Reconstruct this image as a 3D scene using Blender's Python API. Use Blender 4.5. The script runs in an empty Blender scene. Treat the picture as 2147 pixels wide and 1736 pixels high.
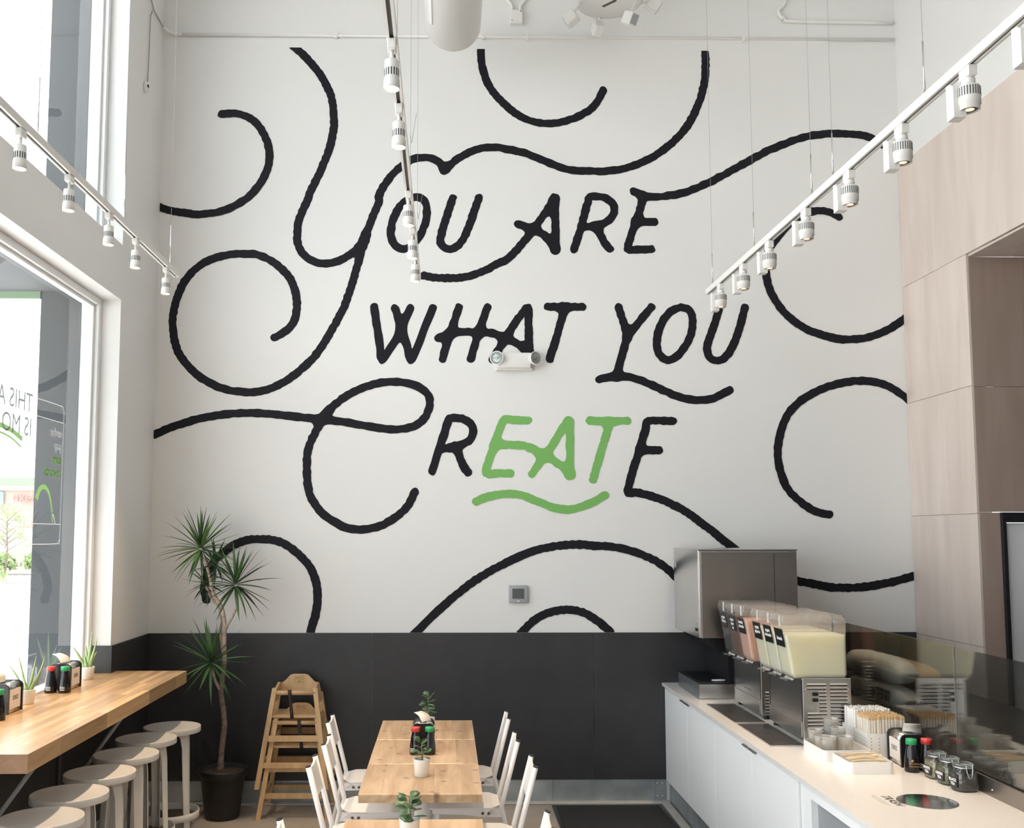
import bpy, bmesh, math, random
import numpy as np
from mathutils import Vector, Matrix, Euler, Quaternion

PI = math.pi
random.seed(7)
SC = bpy.context.scene
COL = SC.collection

# ------------------------------------------------------------------ camera, world, lights, exposure
cam_d = bpy.data.cameras.new('camera')
cam = bpy.data.objects.new('camera', cam_d)
COL.objects.link(cam)
cam.location = (0, 0, 1.93)
cam.rotation_euler = (math.radians(90 + 5.0074), 0, math.radians(-0.9512))
cam_d.sensor_fit = 'HORIZONTAL'
cam_d.sensor_width = 36.0
cam_d.lens = 36.0 * 2100.0 / 2147.0
cam_d.shift_x = 103.5 / 2147.0
cam_d.shift_y = 68.0 / 2147.0
cam_d.clip_end = 300
SC.camera = cam

world = bpy.data.worlds.new('world')
SC.world = world
world.use_nodes = True
bg = world.node_tree.nodes['Background']
bg.inputs['Color'].default_value = (0.93, 0.97, 1.0, 1)
bg.inputs['Strength'].default_value = 4.6

sun_d = bpy.data.lights.new('sun', 'SUN')
sun_d.energy = 17.0
sun_d.angle = math.radians(.6)
sun_d.color = (1.0, .96, .9)
sun = bpy.data.objects.new('sun', sun_d)
COL.objects.link(sun)
sun.rotation_euler = Vector((.38, .62, 1.0)).to_track_quat('Z', 'Y').to_euler()   # high, from beyond the mural wall

SC.view_settings.view_transform = 'Standard'
SC.view_settings.look = 'None'
SC.view_settings.exposure = 0.0
SC.view_settings.gamma = 1.0
SC.view_settings.use_curve_mapping = False
SC.cycles.max_bounces = 10
SC.cycles.diffuse_bounces = 6
SC.cycles.transparent_max_bounces = 24
SC.cycles.sample_clamp_indirect = 6.0
SC.cycles.caustics_reflective = False
SC.cycles.caustics_refractive = False
SPOT_W = 74.0


def portal(name, loc, rot, sx, sy):
    d = bpy.data.lights.new(name, 'AREA')
    d.shape = 'RECTANGLE'
    d.size, d.size_y = sx, sy
    d.cycles.is_portal = True
    o = bpy.data.objects.new(name, d)
    o.location = loc
    o.rotation_euler = rot
    COL.objects.link(o)
    return o


portal('window_portal', (-2.46, 5.165, 2.245), (0, -PI / 2, 0), 2.49, 2.89)
portal('window_portal', (-2.46, .05, 1.75), (0, -PI / 2, 0), 3.47, 6.9)
portal('window_portal', (-2.46, 3.25, 5.03), (0, -PI / 2, 0), 2.34, 6.7)

# ------------------------------------------------------------------ materials
MATS = {}


def _new(name):
    m = bpy.data.materials.new(name)
    m.use_nodes = True
    MATS[name] = m
    return m, m.node_tree, m.node_tree.nodes['Principled BSDF']


def mat(name, col, rough=0.5, metal=0.0, noise=0.0, nscale=8.0, bump=0.0, bscale=60.0, spec=0.5, coat=0.0):
    m, nt, p = _new(name)
    p.inputs['Base Color'].default_value = (*col, 1)
    p.inputs['Roughness'].default_value = rough
    p.inputs['Metallic'].default_value = metal
    p.inputs['Specular IOR Level'].default_value = spec
    p.inputs['Coat Weight'].default_value = coat
    N, L = nt.nodes, nt.links
    if noise or bump:
        tc = N.new('ShaderNodeTexCoord')
    if noise:
        t = N.new('ShaderNodeTexNoise')
        t.inputs['Scale'].default_value = nscale
        t.inputs['Detail'].default_value = 6
        r = N.new('ShaderNodeValToRGB')
        r.color_ramp.elements[0].position = 0.3
        r.color_ramp.elements[1].position = 0.7
        r.color_ramp.elements[0].color = (*[c * (1 - noise) for c in col], 1)
        r.color_ramp.elements[1].color = (*[min(1, c * (1 + noise)) for c in col], 1)
        L.new(tc.outputs['Object'], t.inputs['Vector'])
        L.new(t.outputs['Fac'], r.inputs['Fac'])
        L.new(r.outputs['Color'], p.inputs['Base Color'])
    if bump:
        t = N.new('ShaderNodeTexNoise')
        t.inputs['Scale'].default_value = bscale
        t.inputs['Detail'].default_value = 4
        b = N.new('ShaderNodeBump')
        b.inputs['Strength'].default_value = bump
        b.inputs['Distance'].default_value = 0.005
        L.new(tc.outputs['Object'], t.inputs['Vector'])
        L.new(t.outputs['Fac'], b.inputs['Height'])
        L.new(b.outputs['Normal'], p.inputs['Normal'])
    return m


def wood(name, dark, light, scale=(1, 1, 1), rough=0.45, knots=0.0, coat=0.0, detail=5.0, band=3.0, vary=(.86, 1.1)):
    """Streaky grain: noise squeezed across the grain, shifted per object."""
    m, nt, p = _new(name)
    N, L = nt.nodes, nt.links
    tc = N.new('ShaderNodeTexCoord')
    oi = N.new('ShaderNodeObjectInfo')
    mul = N.new('ShaderNodeMath'); mul.operation = 'MULTIPLY'; mul.inputs[1].default_value = 37.0
    add = N.new('ShaderNodeVectorMath'); add.operation = 'ADD'
    mp = N.new('ShaderNodeMapping')
    mp.inputs['Scale'].default_value = scale
    L.new(oi.outputs['Random'], mul.inputs[0])
    L.new(tc.outputs['Object'], add.inputs[0])
    L.new(mul.outputs[0], add.inputs[1])
    L.new(add.outputs[0], mp.inputs['Vector'])
    t = N.new('ShaderNodeTexNoise')
    t.inputs['Scale'].default_value = band
    t.inputs['Detail'].default_value = detail
    t.inputs['Distortion'].default_value = 0.6
    L.new(mp.outputs['Vector'], t.inputs['Vector'])
    r = N.new('ShaderNodeValToRGB')
    r.color_ramp.elements[0].position = 0.32
    r.color_ramp.elements[1].position = 0.68
    r.color_ramp.elements[0].color = (*dark, 1)
    r.color_ramp.elements[1].color = (*light, 1)
    L.new(t.outputs['Fac'], r.inputs['Fac'])
    out = r.outputs['Color']
    # board-to-board tone
    hsv = N.new('ShaderNodeHueSaturation')
    mr = N.new('ShaderNodeMapRange')
    mr.inputs['To Min'].default_value = vary[0]
    mr.inputs['To Max'].default_value = vary[1]
    L.new(oi.outputs['Random'], mr.inputs['Value'])
    L.new(mr.outputs['Result'], hsv.inputs['Value'])
    L.new(out, hsv.inputs['Color'])
    out = hsv.outputs['Color']
    if knots:
        v = N.new('ShaderNodeTexVoronoi')
        v.voronoi_dimensions = '2D'
        v.inputs['Scale'].default_value = knots
        mp2 = N.new('ShaderNodeMapping')
        mp2.inputs['Scale'].default_value = (1.0, 1.5, 1.0)
        L.new(add.outputs[0], mp2.inputs['Vector'])
        L.new(mp2.outputs['Vector'], v.inputs['Vector'])
        kr = N.new('ShaderNodeValToRGB')
        kr.color_ramp.elements[0].position = 0.04
        kr.color_ramp.elements[1].position = 0.12
        kr.color_ramp.elements[0].color = (0.75, 0.75, 0.75, 1)
        kr.color_ramp.elements[1].color = (0, 0, 0, 1)
        L.new(v.outputs['Distance'], kr.inputs['Fac'])
        sep = N.new('ShaderNodeSeparateColor')
        pick = N.new('ShaderNodeMath'); pick.operation = 'GREATER_THAN'; pick.inputs[1].default_value = .55
        both = N.new('ShaderNodeMath'); both.operation = 'MULTIPLY'
        L.new(v.outputs['Color'], sep.inputs['Color'])
        L.new(sep.outputs['Red'], pick.inputs[0])
        L.new(pick.outputs[0], both.inputs[0])
        L.new(kr.outputs['Color'], both.inputs[1])
        mx = N.new('ShaderNodeMix'); mx.data_type = 'RGBA'
        L.new(both.outputs[0], mx.inputs['Factor'])
        L.new(out, mx.inputs['A'])
        mx.inputs['B'].default_value = (0.09, 0.035, 0.015, 1)
        out = mx.outputs['Result']
    L.new(out, p.inputs['Base Color'])
    p.inputs['Roughness'].default_value = rough
    p.inputs['Coat Weight'].default_value = coat
    p.inputs['Coat Roughness'].default_value = 0.25
    return m


def clear(name, tint, haze, gloss_lo=0.04, gloss_hi=0.6, rough=0.02, haze_col=(0.9, 0.9, 0.9)):
    """Thin clear sheet: straight-through light, a mirror share that grows at grazing angles, and some haze."""
    m = bpy.data.materials.new(name)
    m.use_nodes = True
    MATS[name] = m
    nt = m.node_tree
    N, L = nt.nodes, nt.links
    N.clear()
    out = N.new('ShaderNodeOutputMaterial')
    tr = N.new('ShaderNodeBsdfTransparent'); tr.inputs['Color'].default_value = (*tint, 1)
    df = N.new('ShaderNodeBsdfDiffuse'); df.inputs['Color'].default_value = (*haze_col, 1)
    gl = N.new('ShaderNodeBsdfGlossy'); gl.inputs['Roughness'].default_value = rough
    m1 = N.new('ShaderNodeMixShader'); m1.inputs['Fac'].default_value = haze
    m2 = N.new('ShaderNodeMixShader')
    lw = N.new('ShaderNodeLayerWeight'); lw.inputs['Blend'].default_value = 0.35
    mr = N.new('ShaderNodeMapRange')
    mr.inputs['To Min'].default_value = gloss_lo
    mr.inputs['To Max'].default_value = gloss_hi
    L.new(lw.outputs['Fresnel'], mr.inputs['Value'])
    tl = N.new('ShaderNodeBsdfTranslucent'); tl.inputs['Color'].default_value = (*haze_col, 1)
    hz = N.new('ShaderNodeMixShader'); hz.inputs['Fac'].default_value = .5
    L.new(df.outputs[0], hz.inputs[1]); L.new(tl.outputs[0], hz.inputs[2])
    L.new(tr.outputs[0], m1.inputs[1]); L.new(hz.outputs[0], m1.inputs[2])
    L.new(mr.outputs['Result'], m2.inputs['Fac'])
    L.new(m1.outputs[0], m2.inputs[1]); L.new(gl.outputs[0], m2.inputs[2])
    L.new(m2.outputs[0], out.inputs['Surface'])
    return m


def emit(name, col, strength):
    m, nt, p = _new(name)
    p.inputs['Base Color'].default_value = (*col, 1)
    p.inputs['Emission Color'].default_value = (*col, 1)
    p.inputs['Emission Strength'].default_value = strength
    return m


mat('wall_paint', (0.80, 0.795, 0.785), 0.55, bump=0.08, bscale=90)
mat('ceiling_paint', (0.78, 0.78, 0.77), 0.8)
mat('mural_black', (0.010, 0.010, 0.014), 0.6, spec=0.2)
mat('mural_green', (0.20, 0.46, 0.13), 0.6, spec=0.25)
mat('wainscot_slate', (0.032, 0.032, 0.035), 0.42, noise=0.12, nscale=5, bump=0.03, bscale=40)
mat('concrete', (0.40, 0.355, 0.305), 0.5, noise=0.16, nscale=2.2, bump=0.05, bscale=25)
mat('pale_concrete', (0.52, 0.50, 0.47), 0.6, noise=0.1, nscale=6)
mat('galvanised', (0.46, 0.50, 0.52), 0.4, 0.7, noise=0.25, nscale=5)
mat('steel', (0.60, 0.59, 0.58), 0.27, 1.0, noise=0.05, nscale=4)
mat('steel_dark', (0.34, 0.31, 0.29), 0.33, 1.0, noise=0.08, nscale=3)
mat('chrome', (0.75, 0.75, 0.76), 0.12, 1.0)
mat('white_metal', (0.80, 0.80, 0.81), 0.32)
mat('white_plastic', (0.82, 0.81, 0.79), 0.38)
mat('fixture_white', (0.78, 0.765, 0.74), 0.4)
mat('white_laminate', (0.90, 0.91, 0.92), 0.45)
mat('quartz_white', (0.80, 0.77, 0.74), 0.22, noise=0.02, nscale=40)
mat('frame_white', (0.84, 0.85, 0.86), 0.35)
mat('black_plastic', (0.012, 0.012, 0.014), 0.3)
mat('black_gloss', (0.010, 0.008, 0.009), 0.08)
mat('black_rubber', (0.016, 0.016, 0.018), 0.8, bump=0.3, bscale=200)
mat('black_void', (0.012, 0.012, 0.013), 0.7)
mat('dark_grey', (0.08, 0.08, 0.085), 0.5)
mat('grey_plastic', (0.36, 0.37, 0.38), 0.45)
mat('screen_grey', (0.10, 0.105, 0.11), 0.2)
mat('panel_grey', (0.30, 0.31, 0.33), 0.5)
mat('stool_grey', (0.62, 0.605, 0.58), 0.4)
mat('pot_white', (0.83, 0.81, 0.78), 0.35)
mat('pot_black', (0.012, 0.013, 0.016), 0.45)
mat('soil', (0.045, 0.032, 0.022), 0.95, bump=0.8, bscale=80)
mat('cap_red', (0.60, 0.055, 0.05), 0.35)
mat('cap_green', (0.02, 0.36, 0.13), 0.35)
mat('paper', (0.80, 0.74, 0.66), 0.8)
mat('paper_white', (0.86, 0.84, 0.82), 0.8)
mat('chopstick_wood', (0.72, 0.52, 0.30), 0.6)
mat('fork_wood', (0.82, 0.66, 0.44), 0.6)
mat('placard', (0.74, 0.68, 0.63), 0.5)
mat('ink_black', (0.02, 0.018, 0.02), 0.6)
mat('ink_white', (0.85, 0.85, 0.85), 0.6)
mat('ink_gold', (0.55, 0.33, 0.14), 0.4)
mat('strap', (0.03, 0.018, 0.016), 0.7)
mat('bark', (0.42, 0.34, 0.27), 0.85, noise=0.3, nscale=30, bump=0.5, bscale=60)
mat('bark_grey', (0.20, 0.16, 0.13), 0.9, noise=0.35, nscale=40, bump=0.5, bscale=60)
mat('leaf_dark', (0.030, 0.062, 0.030), 0.42)
mat('leaf_mid', (0.055, 0.135, 0.035), 0.42)
mat('leaf_bright', (0.13, 0.26, 0.06), 0.45)
mat('leaf_jade', (0.055, 0.12, 0.05), 0.35)
mat('leaf_jade_pale', (0.16, 0.25, 0.13), 0.35)
mat('leaf_aloe', (0.30, 0.42, 0.17), 0.4, noise=0.15, nscale=40)
mat('stem_green', (0.16, 0.20, 0.08), 0.6)
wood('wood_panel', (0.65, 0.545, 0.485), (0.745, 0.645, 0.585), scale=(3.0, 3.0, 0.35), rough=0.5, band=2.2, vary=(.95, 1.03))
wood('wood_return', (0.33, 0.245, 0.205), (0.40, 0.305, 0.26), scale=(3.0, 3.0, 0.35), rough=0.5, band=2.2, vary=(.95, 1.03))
wood('butcher', (0.52, 0.31, 0.145), (0.68, 0.445, 0.235), scale=(14, 1.2, 14), rough=0.3, coat=0.25, band=2.0, vary=(.70, 1.2))
wood('butcher_end', (0.36, 0.19, 0.10), (0.48, 0.27, 0.15), scale=(10, 10, 10), rough=0.4, band=2.0)
wood('table_wood', (0.47, 0.30, 0.165), (0.70, 0.50, 0.315), scale=(7, 0.9, 7), rough=0.38, knots=5.5, coat=0.15, band=2.4, vary=(.82, 1.12))
wood('high_chair_wood', (0.58, 0.37, 0.185), (0.72, 0.50, 0.28), scale=(6, 6, 1.2), rough=0.45, band=2.5)
clear('window_glass', (0.93, 0.96, 0.96), 0.0, 0.10, 0.9, 0.0)
clear('guard_glass', (0.84, 0.84, 0.81), 0.008, 0.05, 0.7, 0.0, (0.5, 0.48, 0.44))
clear('clear_plastic', (0.97, 0.97, 0.97), 0.11, 0.03, 0.40, 0.05, (.95, .94, .93))
clear('cup_plastic', (0.98, 0.98, 0.97), 0.34, 0.06, 0.5, 0.06, (.95, .95, .93))
clear('jar_glass', (0.90, 0.93, 0.92), 0.03, 0.06, 0.7, 0.02)
for nm, c in (('black_tea', (0.02, 0.017, 0.015)), ('green_tea', (0.13, 0.05, 0.025)), ('lavender', (0.78, 0.48, 0.38)),
              ('gingerade', (0.92, 0.87, 0.62)), ('lemonade', (0.91, 0.88, 0.68)), ('limeade', (0.93, 0.89, 0.64))):
    mat('drink_' + nm, c, 0.3)
    _p = MATS['drink_' + nm].node_tree.nodes['Principled BSDF']
    _p.inputs['Subsurface Weight'].default_value = 1.0 if c[0] > .3 else 0.0
    _p.inputs['Subsurface Radius'].default_value = (.12, .10, .06)
    _p.inputs['Subsurface Scale'].default_value = .5
mat('amber_drink', (0.35, 0.17, 0.03), 0.3)
mat('tea_leaves', (0.03, 0.02, 0.015), 0.9, bump=1.0, bscale=150)
mat('tea_leaves_green', (0.15, 0.14, 0.07), 0.9, noise=0.5, nscale=90)
mat('tea_leaves_pale', (0.36, 0.29, 0.17), 0.9, noise=0.5, nscale=90)
mat('rice_bag', (0.82, 0.84, 0.84), 0.35, bump=0.4, bscale=30)
mat('rice_bag_tan', (0.50, 0.30, 0.15), 0.5, bump=0.4, bscale=30)
mat('door_steel', (0.78, 0.78, 0.79), 0.4, 0.25)
mat('orange_print', (0.55, 0.16, 0.03), 0.5)
mat('ext_grey', (0.085, 0.092, 0.10), 0.8)
mat('ext_green', (0.22, 0.34, 0.20), 0.6)
mat('ext_pave', (0.72, 0.71, 0.70), 0.9, noise=0.05, nscale=0.4)
mat('ext_asphalt', (0.36, 0.36, 0.37), 0.9)
mat('ext_tan', (0.46, 0.36, 0.31), 0.9)
mat('ext_cream', (0.55, 0.49, 0.43), 0.9)
mat('ext_red', (0.62, 0.24, 0.22), 0.6)
mat('ext_blue', (0.25, 0.48, 0.58), 0.6)
mat('ext_leaf', (0.30, 0.40, 0.18), 0.8, noise=0.25, nscale=6)
mat('ext_gravel', (0.38, 0.35, 0.34), 0.95, noise=0.3, nscale=20)
emit('lens_warm', (1.0, 0.80, 0.55), 14.0)
emit('lens_dim', (1.0, 0.66, 0.42), 1.6)


def vinyl(name, front, through):
    m = bpy.data.materials.new(name)
    m.use_nodes = True
    MATS[name] = m
    nt = m.node_tree
    nt.nodes.clear()
    out = nt.nodes.new('ShaderNodeOutputMaterial')
    a = nt.nodes.new('ShaderNodeBsdfDiffuse'); a.inputs['Color'].default_value = (*front, 1)
    b = nt.nodes.new('ShaderNodeBsdfTranslucent'); b.inputs['Color'].default_value = (*through, 1)
    s = nt.nodes.new('ShaderNodeAddShader')
    nt.links.new(a.outputs[0], s.inputs[0]); nt.links.new(b.outputs[0], s.inputs[1])
    nt.links.new(s.outputs[0], out.inputs['Surface'])


vinyl('decal_grey', (.34, .35, .36), (.23, .235, .24))
vinyl('decal_white', (.55, .55, .55), (.16, .16, .16))
vinyl('decal_green', (.18, .32, .10), (.085, .14, .055))


# ------------------------------------------------------------------ mesh helpers
class MB:
    """Collects solids and links them as one mesh object."""

    def __init__(s):
        s.v, s.f, s.sm = [], [], []

    def add(s, vs, fs, smooth=False, M=None):
        b = len(s.v)
        if M is not None:
            vs = [tuple(M @ Vector(p)) for p in vs]
        s.v.extend([tuple(p) for p in vs])
        for f in fs:
            s.f.append([i + b for i in f])
            s.sm.append(smooth)
        return s

    def box(s, x0, x1, y0, y1, z0, z1, M=None):
        vs = [(x, y, z) for z in (z0, z1) for y in (y0, y1) for x in (x0, x1)]
        return s.add(vs, [(0, 2, 3, 1), (4, 5, 7, 6), (0, 1, 5, 4), (2, 6, 7, 3), (0, 4, 6, 2), (1, 3, 7, 5)], False, M)

    def bbox(s, x0, x1, y0, y1, z0, z1, r=0.004, seg=1, M=None):
        bm = bmesh.new()
        vs = [bm.verts.new((x, y, z)) for z in (z0, z1) for y in (y0, y1) for x in (x0, x1)]
        for f in [(0, 2, 3, 1), (4, 5, 7, 6), (0, 1, 5, 4), (2, 6, 7, 3), (0, 4, 6, 2), (1, 3, 7, 5)]:
            bm.faces.new([vs[i] for i in f])
        bmesh.ops.bevel(bm, geom=bm.edges[:], offset=r, segments=seg, affect='EDGES', profile=0.5)
        return s.bm(bm, seg > 1, M)

    def bm(s, bm, smooth=False, M=None):
        bm.verts.index_update()
        vs = [v.co.copy() for v in bm.verts]
        fs = [[v.index for v in f.verts] for f in bm.faces]
        bm.free()
        return s.add(vs, fs, smooth, M)

    def prism(s, poly, a, b, axis='z', smooth=False, M=None):
        """Extrude a 2D outline (counter-clockwise) from a to b along an axis."""
        n = len(poly)
        def P(p, t):
            return {'z': (p[0], p[1], t), 'y': (p[0], t, p[1]), 'x': (t, p[0], p[1])}[axis]
        vs = [P(p, a) for p in poly] + [P(p, b) for p in poly]
        fs = [list(range(n))[::-1], [i + n for i in range(n)]]
        s.add(vs, fs, False, M)
        base = len(s.v) - 2 * n
        for i in range(n):
            j = (i + 1) % n
            s.f.append([base + i, base + j, base + n + j, base + n + i]); s.sm.append(smooth)
        return s

    def lathe(s, prof, n=24, M=None, smooth=True, sq=1.0):
        """Revolve (r, z) pairs about z."""
        vs, fs = [], []
        for (r, z) in prof:
            for i in range(n):
                a = 2 * PI * i / n
                c, d = math.cos(a), math.sin(a)
                if sq != 1.0:
                    k = (abs(c) ** sq + abs(d) ** sq) ** (-1.0 / sq)
                    c, d = c * k, d * k
                vs.append((r * c, r * d, z))
        for j in range(len(prof) - 1):
            for i in range(n):
                k = (i + 1) % n
                fs.append((j * n + i, j * n + k, (j + 1) * n + k, (j + 1) * n + i))
        s.add(vs, fs, smooth, M)
        b = len(s.v) - len(vs)
        if prof[0][0] > 1e-6:
            s.f.append([b + i for i in range(n)][::-1]); s.sm.append(False)
        if prof[-1][0] > 1e-6:
            s.f.append([b + (len(prof) - 1) * n + i for i in range(n)]); s.sm.append(False)
        return s

    def tube(s, pts, r, n=8, caps=True, M=None, ell=1.0, upv=(0, 0, 1)):
        """Tube along points; r a number or one per point; ell squashes the second axis."""
        pts = [Vector(p) for p in pts]
        m = len(pts)
        rs = [r] * m if not hasattr(r, '__len__') else list(r)
        vs, fs = [], []
        ref = Vector(upv)
        for i, p in enumerate(pts):
            t = (pts[min(i + 1, m - 1)] - pts[max(i - 1, 0)]).normalized()
            a = ref - t * ref.dot(t)
            if a.length < 1e-3:
                a = Vector((1, 0, 0)) - t * t.x
            a.normalize()
            b = t.cross(a)
            ref = a
            for k in range(n):
                th = 2 * PI * k / n
                vs.append(p + (a * math.cos(th) + b * math.sin(th) * ell) * rs[i])
        for i in range(m - 1):
            for k in range(n):
                q = (k + 1) % n
                fs.append((i * n + k, i * n + q, (i + 1) * n + q, (i + 1) * n + k))
        s.add(vs, fs, True, M)
        b0 = len(s.v) - len(vs)
        if caps:
            s.f.append([b0 + k for k in range(n)][::-1]); s.sm.append(False)
            s.f.append([b0 + (m - 1) * n + k for k in range(n)]); s.sm.append(False)
        return s

    def mesh(s, name):
        me = bpy.data.meshes.new(name)
        me.from_pydata(s.v, [], s.f)
        me.polygons.foreach_set('use_smooth', s.sm)
        me.update()
        return me

    def build(s, name, m, parent=None, loc=None, rz=0.0, fix=False):
        me = s.mesh(name)
        if fix:
            bm = bmesh.new(); bm.from_mesh(me)
            bmesh.ops.recalc_face_normals(bm, faces=bm.faces[:])
            bm.to_mesh(me); bm.free()
        return link(name, me, m, parent, loc, rz)


def link(name, me, m, parent=None, loc=None, rz=0.0):
    o = bpy.data.objects.new(name, me)
    if me is not None and m is not None and not me.materials:
        me.materials.append(MATS[m])
    COL.objects.link(o)
    if parent is not None:
        o.parent = parent
    if loc is not None:
        o.location = loc
    if rz:
        o.rotation_euler = (0, 0, rz)
    return o


def tag(o, label=None, cat=None, group=None, kind=None):
    if label:
        o['label'] = label
    if cat:
        o['category'] = cat
    if group:
        o['group'] = group
    if kind:
        o['kind'] = kind
    return o


def empty(name, loc=(0, 0, 0), rz=0.0, label=None, cat=None, group=None, kind=None):
    o = bpy.data.objects.new(name, None)
    o.empty_display_size = 0.05
    COL.objects.link(o)
    o.location = loc
    o.rotation_euler = (0, 0, rz)
    return tag(o, label, cat, group, kind)


def copy_tree(o, parent=None):
    c = o.copy()
    COL.objects.link(c)
    if parent is not None:
        c.parent = parent
    for ch in list(o.children):
        copy_tree(ch, c)
    return c


def struct(o):
    o['kind'] = 'structure'
    return o


def text(name, s, size, m, parent, loc, rot, align='CENTER', sx=1.0, ext=0.0004, bold=0.0, mirror=False, shear=0.0):
    cu = bpy.data.curves.new(name, 'FONT')
    cu.body = s
    cu.size = size
    cu.extrude = ext
    cu.offset = bold
    cu.shear = shear
    cu.align_x = align
    cu.align_y = 'CENTER'
    cu.resolution_u = 3
    t = bpy.data.objects.new(name, cu)
    COL.objects.link(t)
    me = bpy.data.meshes.new_from_object(t.evaluated_get(bpy.context.evaluated_depsgraph_get()))
    bpy.data.objects.remove(t)
    bpy.data.curves.remove(cu)
    me.name = name
    me.materials.clear()
    me.materials.append(MATS[m])
    o = bpy.data.objects.new(name, me)
    COL.objects.link(o)
    o.parent = parent
    o.location = loc
    o.rotation_euler = rot
    o.scale = (-sx if mirror else sx, 1, 1)
    return o


def catmull(pts, per=6):
    P = [np.array(p, float) for p in pts]
    if len(P) < 3:
        return P
    out = []
    n = len(P)
    for i in range(n - 1):
        p0 = P[i - 1] if i > 0 else 2 * P[0] - P[1]
        p1, p2 = P[i], P[i + 1]
        p3 = P[i + 2] if i + 2 < n else 2 * P[-1] - P[-2]
        for k in range(per):
            t = k / per
            out.append(0.5 * (2 * p1 + (p2 - p0) * t + (2 * p0 - 5 * p1 + 4 * p2 - p3) * t * t + (3 * p1 - p0 - 3 * p2 + p3) * t ** 3))
    out.append(P[-1])
    return out


ROT_BACK = (PI / 2, 0, 0)             # text readable from -Y
ROT_FROM_LEFT = (PI / 2, 0, -PI / 2)  # text readable from -X
ROT_FROM_RIGHT = (PI / 2, 0, PI / 2)  # text readable from +X

# ------------------------------------------------------------------ room shell
D = 7.433                   # the mural wall
XL, XR = -2.17, 3.49        # window wall, wood-clad wall
CEIL = 6.7
XK = 5.6                    # far side of the kitchen
YF = -4.0

struct(MB().box(-2.43, XK + .1, YF - .1, D + .2, -0.12, 0.0).build('floor', 'concrete'))
struct(MB().box(-2.43, XK + .1, YF - .1, D + .2, CEIL, CEIL + .15).build('ceiling', 'ceiling_paint'))
struct(MB().box(-2.43, XR + .2, D, D + .2, 0.0, CEIL).build('wall_back', 'wall_paint'))
YJ = 6.61                    # jamb: far side of both window openings
wl = MB()
wl.box(-2.43, XL, YJ, D, 0, CEIL)                 # pier beside the mural wall
wl.box(-2.43, XL, 3.5, YJ, 0, 0.96)                # under the bar
wl.box(-2.43, XL, 3.5, 3.72, 0.96, 3.488)         # pier between shop window and glazed entrance
wl.box(-2.43, XL, YF, YJ, 3.488, 3.862)           # band between the windows
wl.box(-2.43, XL, YF, YJ, 6.2, CEIL)
wl.box(-2.43, XL, YF, -3.4, 0, 3.488)
wl.box(-2.43, XL, YF, -0.1, 3.862, 6.2)
struct(wl.build('wall_left', 'wall_paint'))
wf = MB()
wf.box(-2.43, XK, YF - .15, YF, 0, CEIL)
struct(wf.build('wall_front', 'wall_paint'))
# right wall: full height beside the mural wall, header above the kitchen opening
wr = MB()
wr.box(XR, XR + .2, 6.72, D, 0, CEIL)
wr.box(XR, XR + .2, YF, 6.72, 3.83, CEIL)
struct(wr.build('wall_right', 'wall_paint'))
struct(MB().box(XR + .2, XK, YF, D, 3.83, 3.95).build('ceiling_kitchen', 'wood_panel'))
struct(MB().box(XK, XK + .1, YF, D, 0, 3.83).build('wall_kitchen', 'dark_grey'))

# wood cladding boards on the right wall, each sheet its own piece
clad = struct(empty('wall_cladding', (XR, 6.5, 0)))
tag(clad, 'pale pinkish timber sheets cladding the wall beside the mural')
def sheet(x0, x1, y0, y1, z0, z1, m='wood_panel'):
    MB().bbox(x0 - XR, x1 - XR, y0 - 6.5, y1 - 6.5, z0, z1, 0.0015).build('panel', m, clad)
YO = 6.505                    # edge of the opening
for z0, z1 in ((0.0, 1.2), (1.2025, 2.063), (2.0655, 2.908), (2.9105, 3.795)):
    sheet(XR - .018, XR - .001, YO, D - .003, z0, z1)
yy = D - .003
for y1 in (5.0, 2.6, .2, -2.2):
    sheet(XR - .018, XR - .001, y1 + .003, yy, 3.7975, 4.745)
    yy = y1
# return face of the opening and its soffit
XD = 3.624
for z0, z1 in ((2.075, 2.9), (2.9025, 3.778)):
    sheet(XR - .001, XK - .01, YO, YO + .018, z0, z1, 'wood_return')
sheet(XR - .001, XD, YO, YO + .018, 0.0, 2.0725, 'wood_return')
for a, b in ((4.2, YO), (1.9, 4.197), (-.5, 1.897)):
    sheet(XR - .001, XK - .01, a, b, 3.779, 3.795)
struct(MB().box(XR + .21, XK, YO + .02, YO + .15, 2.09, 3.7).box(XR + .01, XD - .02, YO + .02, YO + .15, 0, 2.07).box(4.9, XK, YO + .02, YO + .15, 0, 2.09)
       .build('wall_kitchen_return', 'dark_grey'))

# stainless door in the return
dr = struct(empty('door_1', (4.174, YO - .01, 0)))
tag(dr, 'tall stainless kitchen door under a black lintel')
MB().box(-.55, .62, -.02, .03, 2.005, 2.073).box(-.55, -.528, -.02, .03, 0, 2.005).box(.6, .62, -.02, .03, 0, 2.005).build('door_frame', 'black_plastic', dr)
leaf = MB().bbox(-.526, .598, 0.0, .04, .01, 2.003, .004).build('door_panel', 'door_steel', dr)
MB().bbox(-.36, -.315, -.06, -.015, .35, 1.99, .016, 3).box(-.345, -.33, -.016, 0, .6, .64).box(-.345, -.33, -.016, 0, 1.6, 1.64).build('door_handle', 'white_metal', leaf)

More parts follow.
